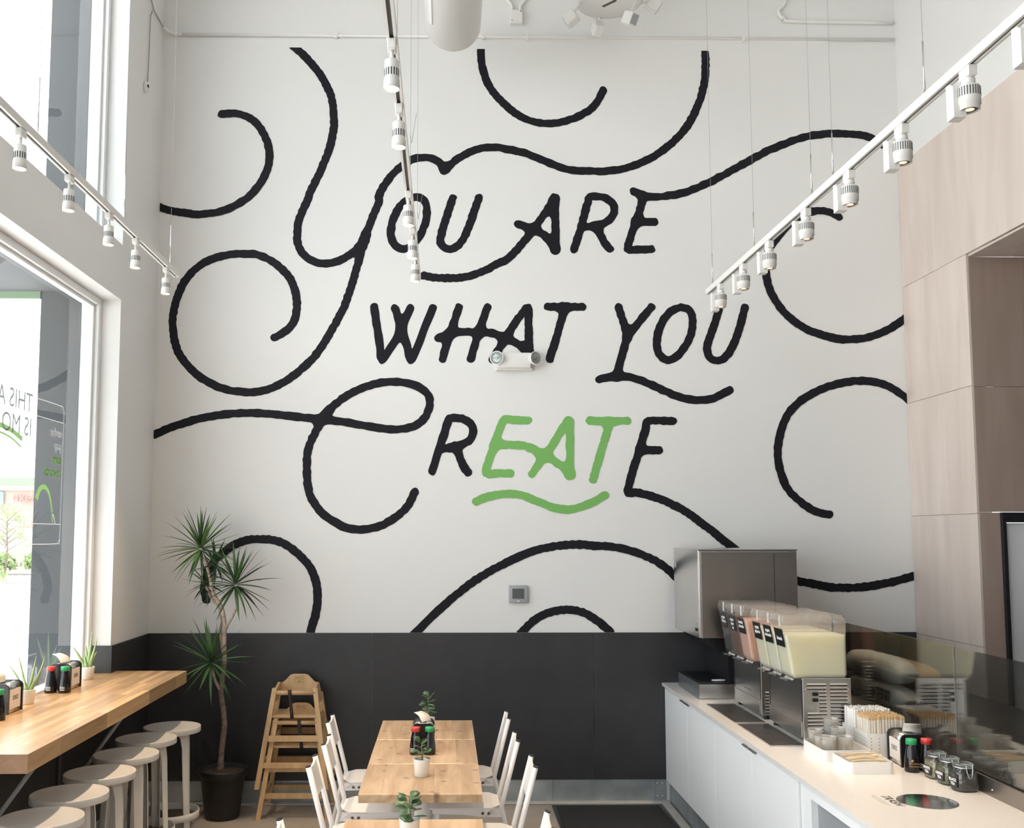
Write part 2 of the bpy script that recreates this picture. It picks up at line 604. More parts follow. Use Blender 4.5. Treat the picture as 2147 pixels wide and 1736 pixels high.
# ------------------------------------------------------------------ dark wainscot sheets
ws = struct(empty('trim_1', (0, D, 0)))
tag(ws, 'charcoal wainscot sheets around the foot of the walls')
def wsheet(x0, x1, y0, y1, z0, z1):
    MB().bbox(x0, x1, y0 - D, y1 - D, z0, z1, 0.0008).build('panel', 'wainscot_slate', ws)
g = .002
for a, b in ((XL + .0135 - g, -.54), (-.54, 1.08), (1.08, 2.7), (2.7, XR - .019)):
    wsheet(a + g, b - g, D - .013, D - .0005, .16, 1.211)
wsheet(XL + .0005, XL + .013, YJ - .012, D - .0008, .16, 1.211)
wsheet(XL - .125, XL + .013, YJ - .0125, YJ - .0005, 1.037, 1.211)
for a, b in ((5.0, YJ - .014), (3.502, 5.0)):
    wsheet(XL + .0005, XL + .013, a + g, b - g, .16, .955)

# galvanised baseboard with screws
bb = struct(empty('baseboard_back', (0, D, 0)))
tag(bb, 'galvanised sheet metal baseboard under the wainscot')
for a, b in ((XL + .02, -.845), (-.845, .775), (.775, 1.52), (1.522, 1.60)):
    MB().box(a + .001, b - .001, -.006, -.0005, .002, .159).build('plate', 'galvanised', bb)
sc = MB()
for x in (1.535, 1.575):
    for z in (.04, .13):
        sc.lathe([(.006, 0), (.005, .003), (0, .004)], 8, Matrix.Translation((x, -.006, z)) @ Matrix.Rotation(PI / 2, 4, 'X'))
sc.build('screw', 'chrome', bb)
b2 = struct(empty('baseboard_left', (XL, 0, 0)))
for a, b in ((5.0, D - .01), (3.5, 5.0)):
    MB().box(.0005, .006, a + .001, b - .001, .002, .159).build('plate', 'galvanised', b2)
struct(MB().bbox(XL + .01, 1.62, D - .075, D - .007, 0, .012, .004).bbox(1.555, 1.612, 3.0, D - .076, 0, .012, .004).build('trim_2', 'pale_concrete'))

# ------------------------------------------------------------------ windows
def window(name, z0, z1, y0, y1, label):
    w = struct(empty(name, (-2.34, y1, z0)))
    tag(w, label)
    def bar(a0, a1, b0, b1, c0, c1):
        MB().bbox(a0 + 2.34, a1 + 2.34, b0 - y1, b1 - y1, c0 - z0, c1 - z0, .003).build('window_frame', 'frame_white', w)
    fx0, fx1, t = -2.40, -2.296, .045
    bar(fx0, fx1, y1 - t, y1 - .0005, z0 + .0005, z1)
    bar(fx0, fx1, y0, y1 - t, z1 - t, z1 - .0005)
    bar(fx0, fx1, y0, y1 - t, z0 + .0005, z0 + t)
    bar(fx0, fx1, y0 + .0005, y0 + t, z0 + t, z1 - t)
    # thin inner stop
    bar(-2.36, -2.325, y1 - t - .022, y1 - t, z0 + t, z1 - t)
    bar(-2.36, -2.325, y0 + t, y1 - t - .022, z1 - t - .018, z1 - t)
    n = max(1, round((y1 - y0) / 3.3)) if name != 'window_1' else 1
    cuts = [y0 + t] + [y0 + (y1 - y0) * k / n for k in range(1, n)] + [y1 - t - .022]
    for ym in cuts[1:-1]:
        bar(fx0, fx1, ym - .03, ym + .03, z0 + t, z1 - t - .018)
    for k in range(n):
        a, b = cuts[k] + (.03 if k else 0), cuts[k + 1] - (.03 if k < n - 1 else 0)
        MB().add([(0, a - y1, t), (0, b - y1, t), (0, b - y1, z1 - z0 - t - .018), (0, a - y1, z1 - z0 - t - .018)], [(0, 1, 2, 3)]).build('window_pane', 'window_glass', w)
    return w

W1 = window('window_1', 1.0, 3.488, 3.72, YJ, 'large lower shop window with mirrored vinyl lettering above the timber bar')
W2 = window('window_2', 3.862, 6.2, -.1, YJ, 'upper clerestory window above the white wall band')
W3 = window('window_3', .02, 3.488, -3.4, 3.5, 'tall glazed shopfront bays beyond the timber bar')
# sill board under the lower window, level with the bar
struct(MB().box(-2.43, XL, 3.72, YJ - .0005, .96, 1.0).build('sill', 'frame_white'))
# vinyl decals on the lower pane (lettering reads from the street, mirrored from inside)
dc = tag(empty('window_decal', (-2.338, 5.0, 2.4)), 'mirrored grey and green vinyl lettering on the lower window pane', 'decal')
RD = (PI / 2, 0, -PI / 2)     # faces the street (-X): its normal looks out
def dtext(s, size, m, y, z, align='LEFT', sx=1.0, bold=0.0):
    return text('lettering', s, size, m, dc, (0.001, y - 5.0, z - 2.4), RD, align, sx, 0.0003, bold)
dtext('THIS A', .150, 'decal_grey', 5.66, 2.66)
dtext('IS MO', .150, 'decal_grey', 5.66, 2.522)
dtext('order', .078, 'decal_white', 6.108, 2.535)
dtext('pay', .078, 'decal_white', 6.108, 2.458)
dtext('earn', .078, 'decal_green', 6.108, 2.378, bold=.001)
dtext('rewards', .078, 'decal_green', 6.108, 2.298, bold=.001)


def pane_ribbon(pts, w, m, name):
    """Flat ribbon in the pane: pts (y, z)."""
    P = catmull(pts, 5)
    vs, fs = [], []
    for i, p in enumerate(P):
        t = P[min(i + 1, len(P) - 1)] - P[max(i - 1, 0)]
        t = t / (np.linalg.norm(t) + 1e-9)
        nrm = np.array([-t[1], t[0]])
        ww = w if not callable(w) else w(i / (len(P) - 1))
        for sgn in (-.5, .5):
            q = p + nrm * ww * sgn
            vs.append((0.0005, q[0] - 5.0, q[1] - 2.4))
        if i:
            fs.append((2 * i - 2, 2 * i - 1, 2 * i + 1, 2 * i))
    MB().add(vs, fs).build(name, m, dc)


def rrect(y0, y1, z0, z1, r):
    pts = []
    for cy, cz, a0 in ((y1 - r, z1 - r, 0), (y0 + r, z1 - r, 90), (y0 + r, z0 + r, 180), (y1 - r, z0 + r, 270)):
        for k in range(4):
            a = math.radians(a0 + 30 * k)
            pts.append((cy + r * math.cos(a), cz + r * math.sin(a)))
    return pts + [pts[0]]


pane_ribbon(rrect(5.70, 6.13, 1.873, 2.705, .05), .0045, 'decal_white', 'phone_outline')
pane_ribbon([(5.70, 2.605), (5.9, 2.605), (6.13, 2.605)], .004, 'decal_white', 'phone_outline')
pane_ribbon([(5.70, 1.99), (5.9, 1.99), (6.13, 1.99)], .004, 'decal_white', 'phone_outline')
pane_ribbon([(5.0, 2.46), (5.2, 2.50), (5.38, 2.49), (5.54, 2.452)], .028, 'decal_green', 'swoosh')
pane_ribbon([(5.0, 2.44), (5.2, 2.465), (5.38, 2.45), (5.53, 2.408)], .012, 'decal_green', 'swoosh')
pane_ribbon([(5.76, 2.13), (5.80, 2.185), (5.87, 2.205), (5.94, 2.17), (5.99, 2.08), (6.01, 1.99)], lambda t: .036 * (1 - t) + .006, 'decal_green', 'arc')
pane_ribbon([(5.99, 2.06), (6.03, 2.03), (6.05, 1.99)], .005, 'decal_white', 'arc_line')
tk = MB()
for k in range(44):
    a = 2 * PI * k / 44
    M = Matrix.Translation((0.0005, .43 + .23 * math.cos(a), -.42 + .23 * math.sin(a) * .55)) @ Matrix.Rotation(a, 4, 'X')
    tk.add([(0, -.012, -.004), (0, .012, -.004), (0, .012, .004), (0, -.012, .004)], [(0, 1, 2, 3)], False, M)
tk.build('tick_ring', 'decal_grey', dc)

# ------------------------------------------------------------------ outside the window
pav = struct(MB().box(-80, -2.45, -40, 46.2, -.3, -.15).build('ground_pavement', 'ext_pave'))
struct(MB().box(-80, -2.45, 25, 36, -.149, -.146).build('street', 'ext_asphalt'))
pier = struct(MB().bbox(-2.80, -2.44, 6.85, 7.25, -.15, 7.5, .005).build('wall_outside_pier', 'ext_grey'))
struct(MB().box(-2.44, -2.432, 6.6, 9.0, -.15, 7.5).build('wall_outside', 'ext_grey'))
can = tag(empty('entrance_canopy', (-4.0, 4.0, 3.6)), 'grey canopy soffit with pale green edge outside the lower window', 'canopy')
MB().box(.45, 1.55, -5.5, 2.84, 0.0, .12).build('soffit', 'ext_grey', can)
MB().box(.42, 1.199, 2.84, 2.87, -.05, .12).build('edge_trim', 'ext_green', can)
MB().box(.42, .45, -5.5, 2.84, -.05, .12).build('edge_trim', 'ext_green', can)

sh = tag(empty('store_building', (-20, 48, 0)), 'sunlit tan store building with green fascia across the street', 'building')
MB().box(-14, 14, 0, 8, -.15, 4.0).build('wall', 'ext_tan', sh)
MB().box(-14, 14, -.3, 8, 4.25, 4.6).build('fascia', 'ext_green', sh)
MB().box(-14, 14, -.15, 8, 4.0, 4.25).build('cornice', 'ext_cream', sh)
MB().box(-1.1, 14, -.5, .0, -.15, 2.2).build('low_wall', 'ext_cream', sh)
for x in (-3.3, -1.0, .62, 2.6):
    f = MB().box(x, x + .95, -.06, .02, .9, 2.55).build('window', 'frame_white', sh)
    MB().box(x + .05, x + .9, -.07, -.059, .95, 2.5).build('pane', 'ext_pave', f)
text('sign_letters', 'N KaPnubs', .44, 'ext_red', sh, (.27, -.2, 3.62), (PI / 2, 0, 0), 'CENTER', .78, .04, .01)
MB().bbox(-1.9, -.96, -.25, -.05, 3.2, 3.95, .12, 2).build('sign_emblem', 'ext_blue', sh)
MB().bbox(-1.85, -1.0, -.28, -.25, 3.2, 3.4, .01).build('sign_emblem_band', 'ext_green', sh)

struct(MB().box(-34, -14, 42.5, 47, -.15, .12).build('ground_planter', 'ext_gravel'))
rs = random.Random(3)


def shrub(x, y, z, r, h, label):
    m = MB()
    for k in range(220):
        a, b = rs.uniform(0, 2 * PI), rs.uniform(-.3, 1) * PI / 2
        rr = r * rs.uniform(.6, 1.0)
        p = Vector((rr * math.cos(a) * math.cos(b), rr * math.sin(a) * math.cos(b), h * .5 + h * .5 * math.sin(b) * rs.uniform(.7, 1)))
        R = Euler((rs.uniform(0, 6), rs.uniform(0, 6), rs.uniform(0, 6))).to_matrix().to_4x4()
        s_ = r * .22
        m.add([(-s_, 0, 0), (0, -s_ * .5, 0), (s_, 0, 0), (0, s_ * .5, 0)], [(0, 1, 2, 3)], False, Matrix.Translation(p) @ R)
    root = tag(empty('shrub', (x, y, z)), label, 'shrub')
    m.build('foliage', 'ext_leaf', root)
    st = MB()
    for k in range(4):
        st.tube([(0, 0, 0), (r * .4 * math.cos(k * 1.6), r * .4 * math.sin(k * 1.6), h * .6)], .03, 5)
    st.build('stems', 'bark_grey', root)
    return root


for i, (x, r, lab) in enumerate(((-22.6, .62, 'round green shrub across the street below the store emblem'), (-21.2, .64, 'wide green shrub in the planter between two smaller shrubs'),
                           (-19.85, .6, 'low green shrub in the planter beside the sapling'), (-18.5, .62, 'green shrub in the planter at the pier end of the row'))):
    shrub(x, 45.5 + .3 * (i % 2), .12, r, .95, lab)
shrub(-18.2, 41, -.15, .5, .8, 'lone small shrub standing in front of the planter gravel')
tr = tag(empty('sapling', (-19.3, 44.5, .1)), 'thin young tree with sparse leaves across the street', 'tree')
tm = MB().tube([(0, 0, 0), (.05, 0, 1.2), (0, 0, 2.6)], [.05, .04, .02], 6)
rs2 = random.Random(5)
lf = MB()
for k in range(16):
    a = k * 2.4
    z = 1.1 + k * .1
    e = Vector((math.cos(a) * (1.1 - .03 * k), math.sin(a) * .8, z + .55))
    tm.tube([(0.02, 0, z), (e.x * .5, e.y * .5, z + .3), e], [.02, .014, .006], 5)
    for j in range(16):
        p = Vector((e.x * rs2.uniform(.35, 1.1), e.y * rs2.uniform(.35, 1.1), z + rs2.uniform(.2, .7)))
        R = Euler((rs2.uniform(0, 6), rs2.uniform(0, 6), rs2.uniform(0, 6))).to_matrix().to_4x4()
        lf.add([(-.09, 0, 0), (0, -.045, 0), (.09, 0, 0), (0, .045, 0)], [(0, 1, 2, 3)], False, Matrix.Translation(p) @ R)
tm.build('trunk', 'bark_grey', tr)
lf.build('foliage', 'ext_leaf', tr)

# ------------------------------------------------------------------ mural: painted strokes (x, z in metres on the wall)
MURAL = [
 ('Y', [[(-1.202,5.688),(-1.125,5.623),(-1.053,5.549),(-0.984,5.466),(-0.933,5.383),(-0.894,5.301),(-0.872,5.222),(-0.864,5.135),(-0.861,5.048),(-0.871,4.962),(-0.891,4.875),(-0.917,4.793),(-0.952,4.702),(-0.990,4.616),(-1.031,4.530),(-1.052,4.463),(-1.096,4.364),(-1.122,4.277),(-1.129,4.197),(-1.125,4.132),(-1.098,4.064),(-1.049,4.010),(-0.985,3.976),(-0.908,3.966),(-0.831,3.981),(-0.760,4.017),(-0.690,4.066),(-0.641,4.120),(-0.614,4.178)],
  [(-0.012,4.715),(-0.067,4.768),(-0.116,4.789),(-0.177,4.796),(-0.238,4.790),(-0.293,4.763),(-0.348,4.722),(-0.402,4.671),(-0.450,4.608),(-0.489,4.546),(-0.516,4.486),(-0.513,4.447),(-0.544,4.367),(-0.572,4.294),(-0.596,4.229),(-0.617,4.156),(-0.641,4.077),(-0.661,3.990),(-0.685,3.904),(-0.709,3.817),(-0.733,3.738),(-0.760,3.659),(-0.795,3.581),(-0.832,3.509),(-0.833,3.505),(-0.911,3.367),(-0.989,3.253),(-1.088,3.156),(-1.190,3.075),(-1.300,3.019),(-1.403,2.990),(-1.498,2.986),(-1.609,2.998),(-1.721,3.034),(-1.817,3.086),(-1.906,3.158),(-1.975,3.242),(-2.017,3.323),(-2.039,3.411),(-2.051,3.509),(-2.045,3.598),(-2.022,3.696),(-1.985,3.794),(-1.931,3.876),(-1.860,3.946),(-1.773,3.995),(-1.678,4.024),(-1.590,4.037),(-1.502,4.039),(-1.405,4.026),(-1.316,3.981),(-1.235,3.916),(-1.177,3.846),(-1.140,3.756),(-1.123,3.667),(-1.127,3.585),(-1.145,3.520),(-1.180,3.471),(-1.235,3.426),(-1.286,3.400)],
  [(-0.018,4.696),(0.019,4.730),(0.073,4.777),(0.141,4.821),(0.220,4.859),(0.294,4.877),(0.367,4.879),(0.447,4.869),(0.533,4.850),(0.472,4.865),(0.573,4.844),(0.674,4.807),(0.784,4.760),(0.894,4.718),(0.986,4.700),(1.078,4.698),(1.170,4.696),(1.262,4.702),(1.354,4.716),(1.465,4.755),(1.577,4.808),(1.680,4.880),(1.774,4.966),(1.859,5.071),(1.917,5.176),(1.961,5.292),(1.991,5.407),(2.003,5.532),(2.004,5.581),(2.000,5.696)]]),
 ('flourish', [[(0.264,5.682),(0.267,5.595),(0.280,5.499),(0.322,5.375),(0.382,5.289),(0.455,5.214),(0.547,5.138),(0.648,5.091),(0.750,5.073),(0.842,5.075),(0.934,5.098),(1.036,5.141),(1.120,5.199),(1.172,5.267),(1.207,5.339)]]),
 ('O', [[(-0.226,4.487),(-0.176,4.468),(-0.152,4.413),(-0.149,4.347),(-0.161,4.282),(-0.189,4.209),(-0.224,4.151),(-0.274,4.100),(-0.334,4.082),(-0.387,4.107),(-0.416,4.165),(-0.422,4.223),(-0.409,4.295),(-0.381,4.368),(-0.339,4.427),(-0.283,4.471),(-0.226,4.487)]]),
 ('U', [[(0.049,4.481),(0.020,4.392),(-0.012,4.290),(-0.037,4.203),(-0.046,4.145),(-0.022,4.101),(0.024,4.082),(0.080,4.102),(0.123,4.153),(0.158,4.226),(0.188,4.306),(0.249,4.484)]]),
 ('A', [[(-0.172,3.876),(-0.096,3.863),(0.010,3.858),(0.123,3.864),(0.201,3.884),(0.304,3.923),(0.384,3.969),(0.449,4.000),(0.510,4.053),(0.571,4.122),(0.626,4.190),(0.663,4.246),(0.706,4.303),(0.755,4.371),(0.804,4.447),(0.823,4.478)],
  [(0.824,4.478),(0.827,4.366),(0.830,4.241),(0.828,4.086)],
  [(0.544,4.280),(0.608,4.258),(0.675,4.234),(0.729,4.203),(0.778,4.154),(0.814,4.104),(0.828,4.082)]]),
 ('R', [[(0.970,4.085),(0.997,4.167),(1.026,4.261),(1.051,4.354),(1.073,4.436),(1.095,4.492),(1.153,4.497),(1.202,4.491),(1.251,4.462),(1.278,4.418),(1.274,4.368),(1.243,4.318),(1.188,4.283),(1.120,4.267),(1.035,4.258)],
  [(1.138,4.267),(1.162,4.218),(1.192,4.156),(1.222,4.112),(1.245,4.089)]]),
 ('E', [[(1.431,4.540),(1.478,4.516),(1.527,4.501),(1.594,4.498),(1.662,4.502),(1.730,4.515),(1.735,4.512),(1.837,4.538),(1.941,4.581),(2.044,4.629),(2.148,4.687),(2.252,4.746),(2.357,4.804),(2.461,4.863),(2.565,4.906),(2.670,4.949),(2.774,4.981),(2.878,4.998),(2.981,5.006),(3.085,5.005),(3.188,4.995),(3.270,4.974),(3.316,4.953),(3.356,4.922)],
  [(1.499,4.494),(1.483,4.419),(1.457,4.344),(1.432,4.269),(1.406,4.194),(1.380,4.088),(1.472,4.087),(1.558,4.088)],
  [(1.451,4.303),(1.518,4.301),(1.586,4.302)]]),
 ('W', [[(-0.543,3.635),(-0.525,3.507),(-0.503,3.379),(-0.481,3.234),(-0.418,3.323),(-0.370,3.401),(-0.342,3.472),(-0.308,3.543),(-0.271,3.626)],
  [(-0.385,3.625),(-0.357,3.536),(-0.328,3.451),(-0.296,3.344),(-0.264,3.231),(-0.215,3.337),(-0.167,3.465),(-0.125,3.565),(-0.101,3.628)]]),
 ('H', [[(0.096,3.636),(0.065,3.538),(0.037,3.452),(0.002,3.352),(-0.028,3.240)],
  [(0.311,3.637),(0.276,3.538),(0.244,3.438),(0.216,3.353),(0.185,3.241)],
  [(-0.060,3.400),(0.002,3.423),(0.072,3.441),(0.156,3.447),(0.247,3.447),(0.339,3.439),(0.409,3.416)]]),
 ('A', [[(0.347,3.236),(0.388,3.304),(0.444,3.389),(0.494,3.475),(0.550,3.561),(0.616,3.634),(0.620,3.511),(0.623,3.383),(0.624,3.241)],
  [(0.388,3.421),(0.437,3.403),(0.493,3.379),(0.563,3.336),(0.624,3.269)]]),
 ('T', [[(0.767,3.641),(1.028,3.641)],
  [(0.894,3.632),(0.862,3.515),(0.831,3.413),(0.799,3.312),(0.778,3.240)]]),
 ('Y', [[(1.301,3.642),(1.331,3.548),(1.362,3.438),(1.351,3.360),(1.319,3.259),(1.290,3.150),(1.285,3.115)],
  [(1.551,3.641),(1.486,3.564),(1.423,3.486),(1.368,3.423)],
  [(1.151,3.087),(1.209,3.103),(1.286,3.111),(1.371,3.107),(1.447,3.088),(1.539,3.050),(1.639,3.003),(1.738,2.961),(1.838,2.938),(1.922,2.933),(2.000,2.946),(2.070,2.977),(2.132,3.008)]]),
 ('O', [[(1.774,3.642),(1.836,3.620),(1.862,3.558),(1.858,3.479),(1.831,3.393),(1.783,3.315),(1.728,3.260),(1.666,3.236),(1.612,3.271),(1.589,3.338),(1.590,3.400),(1.608,3.478),(1.648,3.553),(1.704,3.612),(1.774,3.642)]]),
 ('U', [[(2.071,3.661),(2.044,3.558),(2.011,3.464),(1.978,3.378),(1.968,3.315),(1.987,3.257),(2.037,3.233),(2.092,3.249),(2.147,3.316),(2.188,3.402),(2.221,3.496),(2.247,3.583),(2.262,3.639)]]),
 ('C', [[(-2.216,2.646),(-2.153,2.671),(-2.051,2.716),(-1.904,2.766),(-1.757,2.802),(-1.609,2.822),(-1.451,2.828),(-1.292,2.822),(-1.144,2.805),(-0.995,2.788),(-0.886,2.778),(-0.747,2.759),(-0.598,2.734),(-0.459,2.712),(-0.349,2.709),(-0.250,2.729),(-0.171,2.780),(-0.131,2.855),(-0.123,2.925),(-0.147,2.985),(-0.212,3.030),(-0.301,3.057),(-0.391,3.065),(-0.501,3.057),(-0.610,3.024),(-0.719,2.974),(-0.818,2.904),(-0.886,2.833),(-0.925,2.778)],
  [(-0.886,2.833),(-0.925,2.778),(-0.964,2.703),(-1.002,2.623),(-1.028,2.534),(-1.032,2.435),(-1.028,2.326),(-1.009,2.227),(-0.967,2.148),(-0.897,2.070),(-0.818,2.016),(-0.729,1.976),(-0.630,1.964),(-0.532,1.976),(-0.434,2.016),(-0.346,2.075),(-0.277,2.149),(-0.233,2.242)]]),
 ('R', [[(-0.104,2.394),(-0.078,2.477),(-0.048,2.569),(-0.017,2.667),(0.008,2.750),(0.026,2.792),(0.090,2.794),(0.136,2.783),(0.182,2.752),(0.202,2.709),(0.197,2.667),(0.172,2.626),(0.121,2.595),(0.060,2.577),(-0.043,2.559)],
  [(0.065,2.575),(0.090,2.534),(0.106,2.487),(0.131,2.431),(0.163,2.388)]]),
 ('E_green', [[(0.610,2.778),(0.511,2.780),(0.437,2.782),(0.403,2.719),(0.377,2.642),(0.349,2.560),(0.320,2.477),(0.299,2.383),(0.392,2.380),(0.478,2.380)],
  [(0.372,2.596),(0.439,2.594),(0.521,2.592),(0.587,2.586),(0.649,2.565),(0.695,2.542)]]),
 ('A_green', [[(0.639,2.376),(0.675,2.431),(0.715,2.488),(0.755,2.539),(0.800,2.601),(0.835,2.663),(0.881,2.732),(0.922,2.779),(0.925,2.664),(0.924,2.550),(0.923,2.371)],
  [(0.620,2.570),(0.642,2.561),(0.698,2.533),(0.755,2.505),(0.811,2.468),(0.867,2.429),(0.900,2.392),(0.923,2.370)]]),
 ('T_green', [[(1.075,2.775),(1.356,2.775)],
  [(1.218,2.755),(1.197,2.675),(1.168,2.585),(1.144,2.500),(1.118,2.421),(1.095,2.334)]]),
 ('E', [[(1.697,2.773),(1.516,2.774),(1.492,2.710),(1.468,2.636),(1.444,2.562),(1.421,2.483),(1.391,2.398),(1.370,2.325),(1.352,2.238),(1.417,2.238),(1.484,2.224),(1.557,2.204),(1.636,2.174),(1.708,2.134),(1.717,2.137),(1.838,2.058),(1.959,1.967),(2.067,1.881),(2.152,1.815),(2.245,1.747),(2.420,1.634),(2.606,1.586),(2.736,1.560),(2.848,1.540),(2.970,1.535),(3.094,1.540),(3.217,1.560),(3.341,1.585),(3.482,1.625),(3.539,1.644)],
  [(1.467,2.557),(1.535,2.554),(1.590,2.554)]]),
 ('underline_green', [[(0.224,2.171),(0.322,2.210),(0.444,2.227),(0.567,2.216),(0.676,2.173),(0.786,2.131),(0.896,2.112),(1.006,2.131),(1.104,2.174),(1.181,2.219)]]),
 ('flourish', [[(-2.208,4.412),(-2.116,4.378),(-2.007,4.355),(-1.891,4.341),(-1.784,4.350),(-1.676,4.376),(-1.578,4.424),(-1.496,4.484),(-1.423,4.570),(-1.374,4.665),(-1.351,4.751),(-1.350,4.829),(-1.366,4.906),(-1.405,4.993),(-1.456,5.062),(-1.516,5.105),(-1.592,5.130),(-1.659,5.132),(-1.719,5.127)]]),
 ('flourish', [[(3.005,4.344),(2.944,4.379),(2.876,4.394),(2.807,4.389),(2.730,4.366),(2.653,4.319),(2.575,4.249),(2.512,4.171),(2.465,4.102),(2.440,4.025),(2.430,3.948),(2.435,3.863),(2.456,3.779),(2.492,3.703),(2.542,3.627),(2.608,3.559),(2.689,3.498),(2.778,3.453),(2.875,3.423),(2.973,3.400),(3.071,3.399),(3.169,3.409),(3.268,3.439),(3.368,3.485),(3.461,3.547),(3.508,3.581)]]),
 ('flourish', [[(3.527,2.889),(3.472,2.948),(3.355,3.030),(3.252,3.069),(3.127,3.083),(3.022,3.073),(2.917,3.049),(2.801,3.007),(2.696,2.950),(2.600,2.866),(2.540,2.778),(2.501,2.674),(2.482,2.560),(2.485,2.468),(2.508,2.365),(2.551,2.262),(2.631,2.180),(2.722,2.114),(2.804,2.083),(2.855,2.076)]]),
 ('flourish', [[(-1.753,1.456),(-1.768,1.527),(-1.761,1.603),(-1.737,1.670),(-1.690,1.746),(-1.607,1.820),(-1.532,1.864),(-1.439,1.890),(-1.346,1.894),(-1.244,1.881),(-1.158,1.839),(-1.072,1.771),(-1.003,1.695),(-0.960,1.602),(-0.943,1.510),(-0.942,1.426),(-0.956,1.334),(-0.981,1.250),(-1.001,1.175)]]),
 ('flourish', [[(-0.270,1.163),(-0.198,1.234),(-0.090,1.341),(0.030,1.449),(0.151,1.544),(0.272,1.628),(0.394,1.694),(0.515,1.755),(0.637,1.803),(0.759,1.833),(0.881,1.849),(0.979,1.855),(1.101,1.845),(1.223,1.839),(1.344,1.815),(1.466,1.773),(1.587,1.712),(1.695,1.621),(1.779,1.543)]]),
 ('flourish', [[(0.513,1.161),(0.598,1.257),(0.695,1.328),(0.804,1.366),(0.913,1.376),(1.022,1.352),(1.119,1.292),(1.196,1.226),(1.244,1.160)]])]



def sdf_mesh(strokes, name, m, parent, seed):
    """Round-ended brush strokes melted together where they meet, filled on a fine grid; edges slightly rough like the paint."""
    R, step, k = .0308, .0070, .044
    lines = [np.array(catmull(s, 5)) for s in strokes]
    allp = np.concatenate(lines)
    x0, z0 = allp.min(0) - .06
    x1, z1 = allp.max(0) + .06
    nx, nz = int((x1 - x0) / step) + 2, int((z1 - z0) / step) + 2
    gx = x0 + np.arange(nx) * step
    gz = z0 + np.arange(nz) * step
    d = None
    for ln in lines:
        a, b = ln[:-1], ln[1:]
        ds = np.full((nz, nx), 1e3)
        for p, q in zip(a, b):
            i0 = max(0, int((min(p[0], q[0]) - .12 - x0) / step)); i1 = min(nx, int((max(p[0], q[0]) + .12 - x0) / step) + 2)
            j0 = max(0, int((min(p[1], q[1]) - .12 - z0) / step)); j1 = min(nz, int((max(p[1], q[1]) + .12 - z0) / step) + 2)
            X, Z = np.meshgrid(gx[i0:i1], gz[j0:j1])
            e = q - p
            t = np.clip(((X - p[0]) * e[0] + (Z - p[1]) * e[1]) / (e @ e + 1e-12), 0, 1)
            dd = np.hypot(X - p[0] - t * e[0], Z - p[1] - t * e[1])
            ds[j0:j1, i0:i1] = np.minimum(ds[j0:j1, i0:i1], dd)
        ds = ds - R
        if d is None:
            d = ds
        else:
            h = np.maximum(k - np.abs(d - ds), 0) / k
            d = np.minimum(d, ds) - h * h * k * .25
    rg = np.random.RandomState(seed)
    X, Z = np.meshgrid(gx, gz)
    nz_ = np.zeros_like(d)
    for f, amp in ((24, .0006), (61, .0007), (130, .0010)):
        for _ in range(3):
            a = rg.uniform(0, 2 * PI)
            nz_ += amp * np.sin(f * (X * math.cos(a) + Z * math.sin(a)) * rg.uniform(.8, 1.2) + rg.uniform(0, 6))
    d = d + nz_
    d = np.maximum.reduce([d, XL + .001 - X, X - (XR - .019), Z - 5.662, 1.2125 - Z])
    inside = d < 0
    vid = {}
    vs, fs = [], []

    def gv(j, i):
        key = (j, i)
        if key not in vid:
            vid[key] = len(vs)
            vs.append((gx[i], 0.0, gz[j]))
        return vid[key]

    def ev(j, i, j2, i2):
        if (j2, i2) < (j, i):
            j, i, j2, i2 = j2, i2, j, i
        key = (j, i, j2, i2)
        if key not in vid:
            da, db = d[j, i], d[j2, i2]
            t = da / (da - db)
            vid[key] = len(vs)
            vs.append((gx[i] + t * (gx[i2] - gx[i]), 0.0, gz[j] + t * (gz[j2] - gz[j])))
        return vid[key]

    cnt = inside[:-1, :-1].astype(int) + inside[1:, :-1] + inside[:-1, 1:] + inside[1:, 1:]
    for j, i in zip(*np.nonzero(cnt)):
        c = ((j, i), (j, i + 1), (j + 1, i + 1), (j + 1, i))
        if cnt[j, i] == 4:
            fs.append([gv(*q) for q in c])
            continue
        poly = []
        for a in range(4):
            p, q = c[a], c[(a + 1) % 4]
            if inside[p]:
                poly.append(gv(*p))
            if inside[p] != inside[q]:
                poly.append(ev(*p, *q))
        if len(poly) >= 3:
            fs.append(poly)
    return MB().add(vs, fs).build(name, m, parent, (0, -.00008 * seed, 0))


mural = tag(empty('wall_mural', (0, D - .0015, 0)), 'black hand lettered wall mural with looping flourishes and EAT in green', 'mural')
for i, (nm, strokes) in enumerate(MURAL):
    green = nm.endswith('_green')
    kind = 'flourish' if nm.startswith('flourish') else ('underline' if nm.startswith('underline') else 'letter')
    o = sdf_mesh(strokes, kind, 'mural_green' if green else 'mural_black', mural, i)
    if green:
        o['label'] = 'leaf green ' + ('underline swash below EAT' if kind == 'underline' else 'letter ' + nm[0])

# ------------------------------------------------------------------ timber bar along the window
ZB = 1.037
bar = tag(empty('window_bar', (-1.70, 4.2, .96)), 'long butcher block bar counter under the shop window', 'bar counter')
rb = random.Random(11)
BW, BL = .56, 2.51           # depth to the sill, length in view
w_st = .0400
nrow = 14
for r in range(nrow):
    x1 = -r * w_st
    x0 = x1 - w_st
    y = -rb.uniform(0, .4) if r else 0.0
    y = max(y, 0) if False else y
    a = 0.0
    # the near end is clipped at an angle: every stave starts at the end line
    y0 = 0.0
    off = rb.uniform(.15, .6)
    first = True
    while y0 < BL - .01:
        ln = off if first else rb.uniform(.42, .75)
        first = False
        y1 = min(BL, y0 + ln)
        if BL - y1 < .15:
            y1 = BL
        MB().box(x0 + .0003, x1 - .0003, y0 + .0003, y1 - .0003, 0, ZB - .96).build('stave', 'butcher', bar)
        y0 = y1
